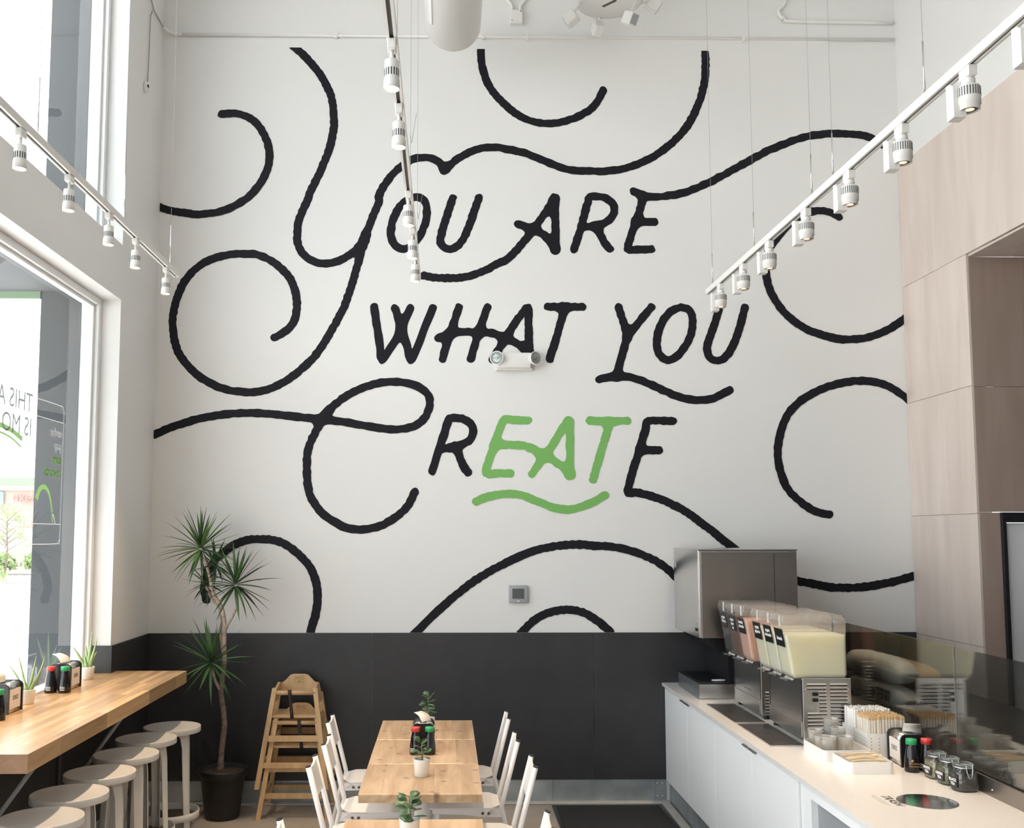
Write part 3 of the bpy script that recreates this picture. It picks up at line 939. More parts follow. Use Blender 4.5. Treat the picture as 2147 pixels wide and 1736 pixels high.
MB().box(-nrow * w_st - .05, 0, -.0015, .0, .0, ZB - .96).build('end_grain', 'butcher_end', bar)
MB().box(-.63, -nrow * w_st - .0003, 0, 2.40, 0.005, ZB - .96).build('back_strip', 'butcher', bar)

for i, y in enumerate((4.55, 5.75)):
    br = tag(empty('bar_bracket', (-2.155, y, .96)), ('grey steel angle bracket below the timber bar beside its clipped end', 'grey steel angle bracket below the timber bar toward the potted dracaena')[i], 'bracket')
    MB().box(0, .40, -.018, .018, -.008, -.0005).build('top_plate', 'dark_grey', br)
    MB().box(0, .008, -.018, .018, -.55, -.008).build('wall_plate', 'dark_grey', br)
    MB().tube([(.37, 0, -.012), (.008, 0, -.52)], .011, 6).build('brace', 'panel_grey', br)

# ------------------------------------------------------------------ bar stools
def make_stool():
    root = empty('bar_stool')
    R = .175
    z1 = .735
    seat = MB().lathe([(.02, z1 - .034), (R - .004, z1 - .034), (R - .001, z1 - .033), (R, z1 - .031), (R, z1 - .003), (R - .0008, z1 - .0008), (R - .003, z1), (R - .009, z1 - .0003), (R - .011, z1 - .0018),
                       (R - .03, z1 - .007), (R - .06, z1 - .011), (.06, z1 - .0135), (0.0, z1 - .0145)], 48).build('seat', 'stool_grey', root)
    dots = MB()
    for k in range(5):
        rr = .03 + k * .024
        n = 6 + 5 * k
        for i in range(n):
            a = 2 * PI * i / n + k
            zz = z1 - .0142 + max(0, rr - .05) ** 2 * .35
            dots.lathe([(.0028, 0), (.0, .0006)], 6, Matrix.Translation((rr * math.cos(a), rr * math.sin(a), zz)))
    dots.build('perforations', 'white_plastic', seat)['kind'] = 'stuff'
    for k in range(4):
        a = PI / 4 + k * PI / 2
        leg = MB()
        # angled channel leg: two flanges meeting outward, tapering down, splayed
        t0, t1 = Vector((math.cos(a), math.sin(a), 0)), Vector((-math.sin(a), math.cos(a), 0))
        for sgn in (-1, 1):
            prof = []
            for (rad, z, w) in ((.118, z1 - .03, .050), (.132, z1 - .06, .036), (.140, z1 - .12, .031), (.152, .30, .026), (.165, .0, .022)):
                c = t0 * rad + Vector((0, 0, z))
                e = t0 * (rad - w * .55) + t1 * sgn * w + Vector((0, 0, z))
                prof.append((c, e))
            vs = []
            for c, e in prof:
                th = t0 * -.006
                vs += [c, e, e + th, c + th]
            fs = []
            for i in range(len(prof) - 1):
                b = i * 4
                for j in range(4):
                    q = (j + 1) % 4
                    fs.append((b + j, b + q, b + 4 + q, b + 4 + j))
            fs += [(0, 1, 2, 3), (len(vs) - 4, len(vs) - 1, len(vs) - 2, len(vs) - 3)]
            leg.add(vs, fs)
        leg.build('leg', 'stool_grey', root, fix=True)
    ring = MB()
    ring.lathe([(.170, .185), (.176, .185), (.176, .225), (.170, .225), (.170, .185)], 40)
    for k in range(4):
        a = PI / 4 + k * PI / 2
        M = Matrix.Rotation(a, 4, 'Z')
        ring.box(.145, .172, -.012, .012, .19, .22, M)
    ring.build('foot_ring', 'stool_grey', root, fix=True)
    return root


STOOLS = [(-1.71, 6.42, .25, 'pale grey round bar stool beside the potted dracaena'),
          (-1.765, 6.06, .55, 'pale grey round bar stool, second from the potted dracaena'),
          (-1.75, 5.64, .1, 'pale grey round bar stool, third from the potted dracaena'),
          (-1.745, 5.21, .42, 'pale grey round bar stool, fourth from the potted dracaena'),
          (-1.745, 4.80, .15, 'pale grey round bar stool, second from the clipped end of the bar'),
          (-1.715, 4.395, .3, 'pale grey round bar stool beside the clipped end of the bar')]
st0 = make_stool()
for i, (x, y, rz, lab) in enumerate(STOOLS):
    o = st0 if i == 0 else copy_tree(st0)
    o.location = (x, y, 0)
    o.rotation_euler = (0, 0, rz)
    tag(o, lab, 'stool', 'bar stools under the window bar')


# ------------------------------------------------------------------ condiments
def dispenser(loc, rz, label):
    """Napkin dispenser, long axis local Y, placards on the two long sides."""
    root = tag(empty('napkin_dispenser', loc, rz, label, 'napkin dispenser', 'napkin dispensers'), None)
    W, L, H = .062, .088, .150
    def arch(w, h0, h1, r):
        pts = [(-w, h0), (w, h0)]
        for k in range(7):
            a = k * PI / 12
            pts.append((w - r + r * math.cos(a), h1 - r + r * math.sin(a)))
        for k in range(7):
            a = PI / 2 + k * PI / 12
            pts.append((-w + r + r * math.cos(a), h1 - r + r * math.sin(a)))
        return pts
    MB().prism(arch(W - .004, .004, H - .003, .028), -L + .012, L - .012, 'y', True).build('body', 'steel', root, fix=True)
    for a, b in ((-L, -L + .0125), (L - .0125, L)):
        MB().prism(arch(W, 0, H, .030), a, b, 'y').build('end_bezel', 'black_plastic', root, fix=True)
    MB().box(-.018, .018, -.05, .05, H - .0035, H - .001).build('slot', 'black_void', root)
    for sgn in (-1, 1):
        p = MB().box(sgn * (W - .0042), sgn * (W - .001), -L + .02, L - .03, .022, H - .034).build('placard', 'placard', root, fix=True)
        for k, yy in enumerate((-.025, -.002, .021)):
            m = MB()
            x = sgn * (W - .0006)
            for (a, b, c, d) in ((-.008, .008, .010, .0075), (-.008, .008, -.0075, -.010), (-.008, -.0055, -.01, .01), (.0055, .008, -.01, .01)):
                m.box(x - .0004, x + .0004, yy + a, yy + b, .075 + min(c, d), .075 + max(c, d))
            if k == 1:
                m.box(x - .0004, x + .0004, yy - .005, yy + .005, .0735, .0765)
            m.build('icon', 'ink_black', p)
    return root


def napkin(loc, rz, label, tilt=.5, mark=False):
    m = MB()
    n = 8
    vs, fs = [], []
    for j in range(n + 1):
        for i in range(2):
            t = j / n
            x = (i - .5) * .085 * (1 - .15 * t)
            z = .07 * t - .018 * t * t
            y = tilt * .09 * t * t + .006 * math.sin(5 * t + i)
            for d in (-.0012, .0012):
                vs.append((x, y + d, z))
    for j in range(n):
        b, c = j * 4, j * 4 + 4
        fs += [(b, b + 2, c + 2, c), (b + 1, c + 1, c + 3, b + 3), (b, c, c + 1, b + 1), (b + 2, b + 3, c + 3, c + 2)]
    fs += [(0, 1, 3, 2), (n * 4, n * 4 + 2, n * 4 + 3, n * 4 + 1)]
    root = tag(m.add(vs, fs, True).build('paper_napkin', 'paper', None, loc, rz, fix=True), label, 'napkin', 'paper napkins pulled from dispensers')
    if mark:
        MB().tube([(-.012, .018, .030), (-.002, .020, .042), (.012, .021, .040), (.018, .020, .030)], .0028, 6).build('printed_mark', 'ink_black', root)
    return root


def bottle(loc, cap, label, rz=0.0, gold=False):
    root = empty('soy_sauce_bottle', loc, rz, label, 'bottle', 'soy sauce bottles')
    body = MB().lathe([(.0, 0), (.031, 0), (.034, .004), (.034, .030), (.031, .060), (.0255, .095), (.0215, .112), (.0205, .122), (.0205, .128)], 28).build('body', 'black_gloss', root)
    MB().lathe([(.0245, .122), (.0245, .140), (.023, .146), (.0, .1475)], 24).build('cap', cap, root)
    if gold:
        e = MB().lathe([(.006, 0), (.0, .0004)], 14, Matrix.Translation((-.006, -.0322, .052)) @ Matrix.Rotation(PI / 2, 4, 'X')).build('emblem', 'ink_gold', root)
        text('lettering', 'NATURAL', .0095, 'ink_gold', root, (.0, -.0336, .040), ROT_BACK)
        text('lettering', 'Soy Sauce', .0105, 'ink_gold', root, (.0, -.0345, .029), ROT_BACK)
    else:
        m = MB()
        for k in range(3):
            zz = .018 + k * .008
            for i in range(5):
                a = -PI / 2 + (-.9 + i * .16)
                c, s_ = math.cos(a) * .0346, math.sin(a) * .0346
                M = Matrix.Translation((c, s_, zz)) @ Matrix.Rotation(a, 4, 'Z')
                m.box(-.0004, .0006, -.0029, .0029, -.0015, .0015, M)
        m.build('label_print', 'ink_white', root)
    return root


# ------------------------------------------------------------------ plants
def leaf_mesh(name, L, W, curve, m, fold=.25, n=7):
    """Pointed strap leaf along +X, arching up then over."""
    vs, fs = [], []
    for j in range(n + 1):
        t = j / n
        w = W * (math.sin(PI * min(1, (t * .93 + .10)) ** .75) ** .8) * .5 if t < 1 else 0.0005
        if t >= 1:
            w = .0004
        x = L * t
        z = -curve * L * t * t
        vs += [(x, -w, z + fold * w), (x, 0, z), (x, w, z + fold * w)]
    for j in range(n):
        b = j * 3
        fs += [(b, b + 1, b + 4, b + 3), (b + 1, b + 2, b + 5, b + 4)]
    me = MB().add(vs, fs, True).mesh(name)
    me.materials.append(MATS[m])
    return me


def aim(d, roll=0.0):
    return (Vector(d).to_track_quat('X', 'Z') @ Quaternion((1, 0, 0), roll)).to_euler()


dr_ = tag(empty('potted_dracaena', (-1.53, 7.08, 0)), 'tall branching dracaena in a black plastic nursery pot', 'plant')
rp = random.Random(21)
MB().lathe([(.0, 0.0), (.112, 0.0), (.118, .01), (.150, .275), (.158, .277), (.175, .322), (.172, .330), (.160, .330), (.150, .30), (.0, .298)], 36).build('pot', 'pot_black', dr_)
MB().lathe([(.148, .292), (.145, .305), (.06, .318), (.0, .322)], 24).build('soil', 'soil', dr_)
KP = 7.08 / 6.95
def loc2(pts, y=0.0, wob=0.0):
    return [(x * KP + 1.53, y + wob * math.sin(i * 1.3), 1.93 + (z - 1.93) * KP) for i, (x, z) in enumerate(pts)]
tk = loc2([(-1.521, .30), (-1.521, .377), (-1.511, .516), (-1.497, .642), (-1.509, .757), (-1.528, .865), (-1.517, .992), (-1.506, 1.072)], 0, .01)
P = [tuple(p) for p in catmull(tk, 4)]
MB().tube(P, [.029 - .008 * min(1, i / 6) - .003 * i / len(P) for i in range(len(P))], 10).build('trunk', 'bark_grey', dr_)
def branch(pts, r0, r1, y0=0.0, y1=0.0):
    q = [(p[0], y0 + (y1 - y0) * i / (len(pts) - 1), p[2]) for i, p in enumerate(loc2(pts))]
    P = [tuple(p) for p in catmull(q, 4)]
    MB().tube(P, [r0 + (r1 - r0) * i / (len(P) - 1) for i in range(len(P))], 9).build('branch', 'bark', dr_)
branch([(-1.506, 1.05), (-1.512, 1.185), (-1.511, 1.313), (-1.533, 1.426), (-1.573, 1.491), (-1.601, 1.556), (-1.615, 1.62), (-1.643, 1.718), (-1.675, 1.815)], .0165, .009)
branch([(-1.507, 1.287), (-1.451, 1.378), (-1.42, 1.458), (-1.428, 1.575)], .010, .008, 0, -.06)
branch([(-1.515, 1.10), (-1.539, 1.249), (-1.538, 1.345), (-1.562, 1.436), (-1.616, 1.501), (-1.650, 1.575)], .0105, .008, 0, .03)
branch([(-1.625, 1.50), (-1.622, 1.60), (-1.60, 1.70)], .008, .007, .045, .06)
branch([(-1.53, .87), (-1.56, .94), (-1.585, 1.05)], .010, .010, 0, -.05)
lm = [leaf_mesh('dracaena_leaf', 1.0, .085, c, m, .3) for m in ('leaf_dark', 'leaf_mid', 'leaf_bright') for c in (.06, .16)]
LEN = .285
def head(cx, cz, y, n, L, mats, seed, lowmin=-.75):
    rr = random.Random(seed)
    cx, _, cz = loc2([(cx, cz)])[0]
    for k in range(n):
        az = k * 2.39996 + rr.uniform(-.2, .2)
        u = (k + .5) / n
        el = 1.45 - 2.35 * u ** .9 + rr.uniform(-.12, .12)   # upright in the middle, drooping outside
        el = max(el, -1.25)
        d = Vector((math.cos(az) * math.cos(el), math.sin(az) * math.cos(el) * .8, math.sin(el)))
        me = lm[rr.choice(mats) * 2 + (1 if el < .4 and rr.random() < .5 else 0)]
        o = link('leaf', me, None, dr_, (cx + d.x * .012, y + d.y * .012, cz + d.z * .02))
        o.rotation_euler = aim(d, rr.uniform(-.4, .4))
        s_ = L * rr.uniform(.82, 1.08)
        o.scale = (s_, .23, s_)
head(-1.685, 1.83, 0.0, 52, .295, (0, 1, 1, 2), 1)
head(-1.429, 1.585, -.06, 46, .29, (0, 0, 0, 1), 2)
head(-1.655, 1.585, .05, 26, .17, (0, 0, 1), 3)
head(-1.598, 1.72, .06, 26, .18, (0, 0, 1), 4)
head(-1.587, 1.065, -.05, 48, .30, (0, 1, 1, 1), 5)


def aloe(loc, label, spec, seed):
    root = empty('potted_aloe', loc, 0, label, 'plant', 'aloes on the window bar')
    MB().lathe([(.0, 0.0), (.030, 0.0), (.033, .003), (.0415, .072), (.0415, .076), (.038, .076), (.036, .066), (.0, .064)], 28).build('pot', 'pot_white', root)
    MB().lathe([(.0355, .062), (.02, .067), (.0, .068)], 16).build('soil', 'soil', root)
    for (dx, dy, L, w, cv) in spec:
        n = 8
        vs, fs = [], []
        d = Vector((dx, dy, 1)).normalized()
        side = d.cross(Vector((0, 1, 0))).normalized() if abs(d.y) < .9 else Vector((1, 0, 0))
        nrm = side.cross(d)
        for j in range(n + 1):
            t = j / n
            ww = w * (1 - t) ** .75 + .0006
            bend = Vector((dx, dy, 0)) * (-cv * L * (t - t * t))
            c = Vector((dx * .02, dy * .02, .055)) + d * (L * t) + bend
            vs += [c - side * ww, c - nrm * ww * .45, c + side * ww, c + nrm * ww * .18]
        for j in range(n):
            for k in range(4):
                q = (k + 1) % 4
                fs.append((j * 4 + k, j * 4 + q, j * 4 + 4 + q, j * 4 + 4 + k))
        MB().add(vs, fs, True).build('leaf', 'leaf_aloe', root, fix=True)
    return root


aloe((-2.216, 6.335, ZB), 'small aloe in a white pot beside the window jamb', [(-.55, -.1, .17, .016, .2), (.05, .1, .24, .015, .2), (.28, -.1, .21, .014, -.1), (-.2, .3, .16, .015, .2), (.3, .3, .12, .013, .2), (-.7, .2, .12, .014, .3), (-.1, -.3, .11, .015, .2)], 1)
aloe((-2.212, 5.43, ZB), 'thin leaved aloe in a white pot between two napkin dispensers', [(-.62, .0, .19, .009, .25), (-.30, .1, .22, .010, .1), (.18, .0, .20, .010, -.3), (.36, .1, .20, .010, -.5), (.5, -.2, .12, .008, .2), (-.1, -.25, .09, .014, .2), (.1, .3, .12, .012, .1)], 2)


def jade_leaf():
    vs, fs = [], []
    n, k = 7, 8
    for j in range(n + 1):
        t = j / n
        w = .5 * math.sin(PI * t ** 1.35) ** .75 if 0 < t < 1 else .02
        for i in range(k):
            a = 2 * PI * i / k
            vs.append((t, w * 1.0 * math.cos(a), w * .17 * math.sin(a) - .10 * t * t))
    for j in range(n):
        for i in range(k):
            q = (i + 1) % k
            fs.append((j * k + i, j * k + q, (j + 1) * k + q, (j + 1) * k + i))
    fs += [list(range(k))[::-1], [n * k + i for i in range(k)]]
    return MB().add(vs, fs, True)


JL = []
for m in ('leaf_jade', 'leaf_jade', 'leaf_jade_pale'):
    me = jade_leaf().mesh('jade_leaf'); me.materials.append(MATS[m]); JL.append(me)


def jade(loc, label, h, n, seed, L=.034):
    root = empty('potted_jade_plant', loc, 0, label, 'plant', 'small jade plants on the dining tables')
    rr = random.Random(seed)
    MB().lathe([(.0, 0.0), (.033, 0.0), (.035, .002), (.0405, .082), (.0405, .085), (.0375, .085), (.0355, .074), (.0, .072)], 32).build('pot', 'pot_white', root)
    MB().lathe([(.035, .070), (.02, .075), (.0, .077)], 16).build('soil', 'soil', root)
    tips = []
    z0 = .072
    main = [(0, 0, z0), (.003, 0, z0 + h * .35), (-.002, .003, z0 + h * .7), (0, 0, z0 + h)]
    MB().tube(main, [.004, .0036, .003, .002], 7).build('stem', 'stem_green', root)
    for k in range(n):
        t = .18 + .82 * k / (n - 1)
        z = z0 + h * t
        az = k * 2.2 + rr.uniform(-.4, .4)
        el = rr.uniform(-.15, .55) + (.55 if t > .85 else 0)
        d = Vector((math.cos(az) * math.cos(el), math.sin(az) * math.cos(el), math.sin(el)))
        o = link('leaf', rr.choice(JL), None, root, (d.x * .012, d.y * .012, z + .004))
        o.rotation_euler = aim(d, rr.uniform(-.5, .5))
        s_ = L * rr.uniform(.75, 1.15)
        o.scale = (s_, s_ * .9, s_ * .9)
        MB().tube([(0, 0, z), (d.x * .013, d.y * .013, z + .005)], .0013, 5).build('stalk', 'stem_green', root)
    return root


# on the bar
dispenser((-2.215, 5.968, ZB), 0, 'napkin dispenser on the bar in front of the aloe by the window jamb')
napkin((-2.21, 5.96, ZB + .145), 1.2, 'folded napkin poking out of the dispenser beside the window jamb aloe', .9)
bottle((-2.236, 5.805, ZB), 'cap_red', 'soy sauce bottle with red cap on the window bar', .5)
bottle((-2.157, 5.805, ZB), 'cap_green', 'soy sauce bottle with green cap beside the red capped one on the bar', .5)
dispenser((-2.232, 5.185, ZB), 0, 'napkin dispenser on the bar cut by the photo edge')
napkin((-2.24, 5.17, ZB + .140), 1.35, 'napkin printed with a dark swirl in the bar dispenser', .3, True)
bottle((-2.156, 4.955, ZB), 'cap_green', 'green capped soy sauce bottle cut by the photo edge', .5)

# ------------------------------------------------------------------ dining tables
ZT = .73
def make_table(loc, label, seed):
    root = empty('dining_table', loc, 0, label, 'table', 'square plank tables in one row')
    rr = random.Random(seed)
    xs = [-.288]
    ws_ = [rr.uniform(.09, .16) for _ in range(5)]
    k = .576 / sum(ws_)
    for w in ws_:
        xs.append(xs[-1] + w * k)
    for a, b in zip(xs[:-1], xs[1:]):
        pr = [(-.303, ZT - .042), (.303, ZT - .042)]
        for cy, a0 in ((.303 - .009, 0), (-.303 + .009, 90)):
            pr += [(cy + .009 * math.cos(math.radians(a0 + 30 * q)), ZT - .009 + .009 * math.sin(math.radians(a0 + 30 * q))) for q in range(4)]
        MB().prism(pr, a + .0002, b - .0002, 'x').build('plank', 'table_wood', root, fix=True)
    MB().box(-.25, .25, -.03, .03, ZT - .055, ZT - .0425).box(-.03, .03, -.25, .25, ZT - .055, ZT - .0425).build('support_bracket', 'white_metal', root)
    MB().lathe([(.038, .02), (.038, ZT - .055)], 20).build('column', 'white_metal', root)
    MB().lathe([(.0, 0.0), (.215, 0.0), (.215, .006), (.05, .022), (.0, .022)], 36).build('base', 'white_metal', root)
    return root


TX = -.117
make_table((TX, 6.318, 0), 'plank topped table at the dark wall, napkin dispenser on its edge', 2)
make_table((TX, 5.695, 0), 'second plank topped table from the dark wall, carrying the sauce bottles', 5)
make_table((TX, 5.08, 0), 'third plank topped table from the dark wall, one potted jade on it', 8)
make_table((-.132, 4.06, 0), 'plank topped table across the gap, cropped by the bottom of the photo', 13)

dispenser((-.125, 5.775, ZT), 0, 'napkin dispenser on the plank tables behind the sauce bottles')
napkin((-.105, 5.77, ZT + .142), .9, 'crumpled napkin in the dispenser on the plank tables', .8)
bottle((-.164, 5.615, ZT), 'cap_red', 'red capped soy sauce bottle on the plank tables', 0)
bottle((-.088, 5.615, ZT), 'cap_green', 'green capped soy sauce bottle on the plank tables', 0)
jade((-.119, 5.116, ZT), 'potted jade plant in front of the sauce bottles', .092, 12, 4, .042)
jade((-.141, 4.06, ZT), 'broad leaved potted jade on the cropped table', .095, 14, 9, .058)
jade((-.106, 6.245, ZT), 'potted jade behind the napkin dispenser against the dark wall', .14, 20, 6, .042)


# ------------------------------------------------------------------ white metal chairs
def make_chair():
    root = empty('dining_chair')
    # local +x faces the table
    for sgn in (-1, 1):
        y = sgn * .125
        post = MB().tube([(-.278, y, .798), (-.187, y, .452), (-.198, y, .40), (-.285, y, 0.0)], [.0185, .0185, .0175, .015], 14, ell=.72, upv=(0, 1, 0)).build('back_post', 'white_metal', root)
        MB().tube([(-.279, y, .802), (-.2778, y, .7972)], .0188, 14, ell=.72, upv=(0, 1, 0)).build('post_cap', 'black_plastic', post)
        MB().tube([(.155, sgn * .135, .42), (.185, sgn * .15, 0.0)], [.014, .011], 10).build('front_leg', 'white_metal', root)
    # back panel, leaning with the posts
    d = Vector((-.278 + .187, 0, .798 - .452)).normalized()
    base = Vector((-.187, 0, .452))
    def at(t, y, off):
        p = base + d * t
        n = Vector((d.z, 0, -d.x))
        return (p.x + n.x * off, y, p.z + n.z * off)
    L = .357
    vs = []
    ys = [-.112, -.09, -.05, 0, .05, .09, .112]
    for off in (.006, -.006):
        for y in ys:
            vs.append(at(L - .006 - .012 * (1 - (y / .112) ** 2), y, off))
        for y in ys:
            vs.append(at(L - .155, y, off))
    n = len(ys)
    fs = []
    for i in range(n - 1):
        fs.append((i, i + 1, n + i + 1, n + i))
        fs.append((2 * n + i + 1, 2 * n + i, 3 * n + i, 3 * n + i + 1))
        fs.append((i + 1, i, 2 * n + i, 2 * n + i + 1))
        fs.append((n + i, n + i + 1, 3 * n + i + 1, 3 * n + i))
    fs += [(0, n, 3 * n, 2 * n), (n - 1, 3 * n - 1, 4 * n - 1, 2 * n - 1)]
    MB().add(vs, fs).build('back_panel', 'white_metal', root, fix=True)
    # seat plate with clipped rear corners and folded side flanges
    out = [(-.178, -.105), (-.128, -.165), (.19, -.178), (.21, -.165), (.21, .165), (.19, .178), (-.128, .165), (-.178, .105)]
    MB().prism(out, .447, .453).build('seat', 'white_metal', root, fix=True)
    for sgn in (-1, 1):
        fl = MB().add([(-.185, sgn * .128, .446), (-.128, sgn * .1645, .446), (.19, sgn * .1775, .446), (.19, sgn * .1775, .425), (.02, sgn * .170, .418), (-.09, sgn * .1665, .405), (-.195, sgn * .128, .395),
                       (-.185, sgn * .124, .446), (-.128, sgn * .1605, .446), (.19, sgn * .1735, .446), (.19, sgn * .1735, .425), (.02, sgn * .166, .418), (-.09, sgn * .1625, .405), (-.195, sgn * .124, .395)],
                      [(0, 1, 5, 6), (1, 2, 3, 4, 5), (13, 12, 8, 7), (12, 11, 10, 9, 8), (0, 7, 8, 1), (1, 8, 9, 2), (2, 9, 10, 3), (3, 10, 11, 4), (4, 11, 12, 5), (5, 12, 13, 6), (6, 13, 7, 0)]).build('seat_flange', 'white_metal', root, fix=True)
        for x in (-.115, -.082):
            yy = sgn * (.1665 if x > -.1 else .1672)
            MB().lathe([(.0085, 0), (.007, .005), (.0, .0065)], 10, Matrix.Translation((x, yy, .424)) @ Matrix.Rotation(-sgn * PI / 2, 4, 'X')).build('bolt', 'dark_grey', fl)
    MB().box(.15, .17, -.135, .135, .405, .43).build('front_rail', 'white_metal', root)
    MB().box(-.205, -.19, -.12, .12, .40, .42).build('rear_rail', 'white_metal', root)
    return root


ch0 = make_chair()
CH = [(-.436, 6.317, 0, 'white metal chair between the stacked high chairs and the dark wall table'),
      (-.382, 5.668, 0, 'white metal chair on the high chair side, second from the dark wall'),
      (-.393, 5.148, 0, 'white metal chair on the high chair side, third from the dark wall'),
      (-.383, 3.99, 0, 'white metal chair on the high chair side of the cropped table, only a cap shows'),
      (.112, 6.414, PI, 'white metal chair on the drink counter side, closest to the dark wall'),
      (.119, 5.739, PI, 'white metal chair on the drink counter side, second from the dark wall'),
      (.161, 5.124, PI, 'white metal chair on the drink counter side, third from the dark wall'),
      (.140, 4.085, PI, 'white metal chair on the drink counter side of the cropped table')]
for i, (x, y, rz, lab) in enumerate(CH):
    o = ch0 if i == 0 else copy_tree(ch0)
    o.location = (x, y, 0)
    o.rotation_euler = (0, 0, rz)
    tag(o, lab, 'chair', 'white metal dining chairs')


# ------------------------------------------------------------------ stacked wooden high chairs
def make_high_chair(loc, label, strap_x):
    root = empty('high_chair', loc, 0, label, 'high chair', 'stacked wooden high chairs')
    W = 'high_chair_wood'
    def leg(x0, y0, z0, x1, y1, z1, nm='leg'):
        a, b = Vector((x0, y0, z0)), Vector((x1, y1, z1))
        h = .016
        vs = []
        for p, s_ in ((a, 1.0), (b, 1.0)):
            for dx, dy in ((-h, -h), (h, -h), (h, h), (-h, h)):
                vs.append((p.x + dx * s_, p.y + dy * s_, p.z))
        return MB().add(vs, [(0, 3, 2, 1), (4, 5, 6, 7), (0, 1, 5, 4), (1, 2, 6, 5), (2, 3, 7, 6), (3, 0, 4, 7)]).build(nm, W, root)
    def X(z):
        return .235 + (.142 - .235) * z / .65
    def YF(z):
        return -.20 + .10 * z / .65
    def YB(z):
        return .195 - .075 * z / .65
    for sgn in (-1, 1):
        l = leg(sgn * X(.0), YF(0), 0, sgn * X(.66), YF(.66), .66)
        MB().box(sgn * X(0) - .014, sgn * X(0) + .014, YF(0) - .014, YF(0) + .014, 0, .006).build('foot', 'dark_grey', l)
        leg(sgn * X(.0), YB(0), 0, sgn * X(.60), YB(.60), .60)
        # arm board and side stretcher
        MB().add([(sgn * (X(.66) + .002), YF(.66), .655), (sgn * (X(.5) + .002), YF(.55), .55), (sgn * (X(.5) + .002), YB(.55), .55), (sgn * (X(.66) + .002), YB(.66) - .01, .672), (sgn * (X(.66) + .002), .05, .680),
                  (sgn * (X(.66) - .012), YF(.66), .655), (sgn * (X(.5) - .012), YF(.55), .55), (sgn * (X(.5) - .012), YB(.55), .55), (sgn * (X(.66) - .012), YB(.66) - .01, .672), (sgn * (X(.66) - .012), .05, .680)],
                 [(0, 1, 2, 3, 4), (9, 8, 7, 6, 5), (0, 5, 6, 1), (1, 6, 7, 2), (2, 7, 8, 3), (3, 8, 9, 4), (4, 9, 5, 0)]).build('arm_board', W, root, fix=True)
        MB().box(sgn * X(.15) - .008, sgn * X(.15) + .008, YF(.15), YB(.15), .135, .165).build('side_stretcher', W, root)
        MB().box(sgn * X(.46) - .008, sgn * X(.46) + .008, YF(.46), YB(.46), .43, .46).build('side_stretcher', W, root)
    # arched back board with printed label
    pts = [(-.135, .60), (.135, .60), (.135, .665), (.112, .675), (.085, .70), (.065, .722), (.04, .730), (-.04, .730), (-.065, .722), (-.085, .70), (-.112, .675), (-.135, .665)]
    bk = MB().prism(pts, .095, .113, 'y').build('backrest', W, root, fix=True)
    pl = MB()
    for a, b, c, d in ((-.033, .033, .690, .6915), (-.033, .033, .668, .6695), (-.033, .033, .7125, .714), (-.033, -.0315, .668, .714), (.0315, .033, .668, .714), (-.026, .0, .7005, .7055), (.004, .026, .7015, .7045), (-.014, .014, .676, .681)):
        pl.box(a, b, .0943, .0952, c, d)
    pl.build('printed_label', 'stem_green', bk)
    MB().box(-X(.47) + .0, X(.47), YF(.47) - .002, YB(.47), .462, .478).build('seat', W, root)
    MB().tube([(-X(.62), YF(.62), .628), (X(.62), YF(.62), .628)], .016, 10).build('front_bar', W, root)
    MB().box(-X(.325), X(.325), YF(.325) - .012, YF(.325) + .012, .307, .345).build('footrest', W, root)
    MB().box(-X(.15), X(.15), YF(.15) - .010, YF(.15) + .010, .135, .168).build('front_stretcher', W, root)
    MB().box(-X(.33), X(.33), YB(.33) - .008, YB(.33) + .008, .30, .345).build('rear_stretcher', W, root)
    MB().box(-X(.12), X(.12), YB(.12) - .008, YB(.12) + .008, .105, .14).build('rear_stretcher', W, root)
    s = MB()
    s.tube([(strap_x, YF(.62) - .019, .648), (strap_x + .004, YF(.62) - .0195, .60), (strap_x + .018, YF(.5) - .006, .50), (strap_x + .022, YF(.47) - .005, .458)], .012, 6, ell=.16, upv=(1, 0, 0))
    s.tube([(strap_x, YF(.62) - .0185, .645), (strap_x, YF(.62), .6465), (strap_x, YF(.62) + .0185, .625)], .012, 6, ell=.16, upv=(1, 0, 0))
    s.build('strap', 'strap', root)
    return root


HX = -1.035
make_high_chair((HX, 7.21, 0), 'wooden high chair standing on the floor below the other one', .02)
make_high_chair((HX - .014, 7.212, .203), 'wooden high chair nested on top of the other one', -.035)

# ------------------------------------------------------------------ drink counter
ZC = .85
CX = 1.58
def ring_cut_top():
    """Worktop slab with a round waste hole."""
    bm = bmesh.new()
    x0, x1, y0, y1 = CX, 2.305, 2.6, D - .015
    n = 40
    c = Vector((1.951, 4.137))
    r = .112
    outer = [bm.verts.new((x, y, ZC)) for x, y in ((x0, y0), (x1, y0), (x1, y1), (x0, y1))]
    inner = [bm.verts.new((c.x + r * math.cos(2 * PI * k / n), c.y + r * math.sin(2 * PI * k / n), ZC)) for k in range(n)]
    es = [bm.edges.new((outer[i], outer[(i + 1) % 4])) for i in range(4)] + [bm.edges.new((inner[i], inner[(i + 1) % n])) for i in range(n)]
    bmesh.ops.triangle_fill(bm, use_beauty=True, edges=es)
    for f in list(bm.faces):
        if (f.calc_center_median().xy - c).length < r * .97 and all((v.co.xy - c).length < r * 1.01 for v in f.verts):
            bm.faces.remove(f)
    bmesh.ops.recalc_face_normals(bm, faces=bm.faces[:])
    for f in bm.faces:
        if f.normal.z < 0:
            f.normal_flip()
    ret = bmesh.ops.extrude_face_region(bm, geom=bm.faces[:])
    vs = [v for v in ret['geom'] if isinstance(v, bmesh.types.BMVert)]
    for v in vs:
        v.co.z -= .022
    bmesh.ops.recalc_face_normals(bm, faces=bm.faces[:])
    return bm


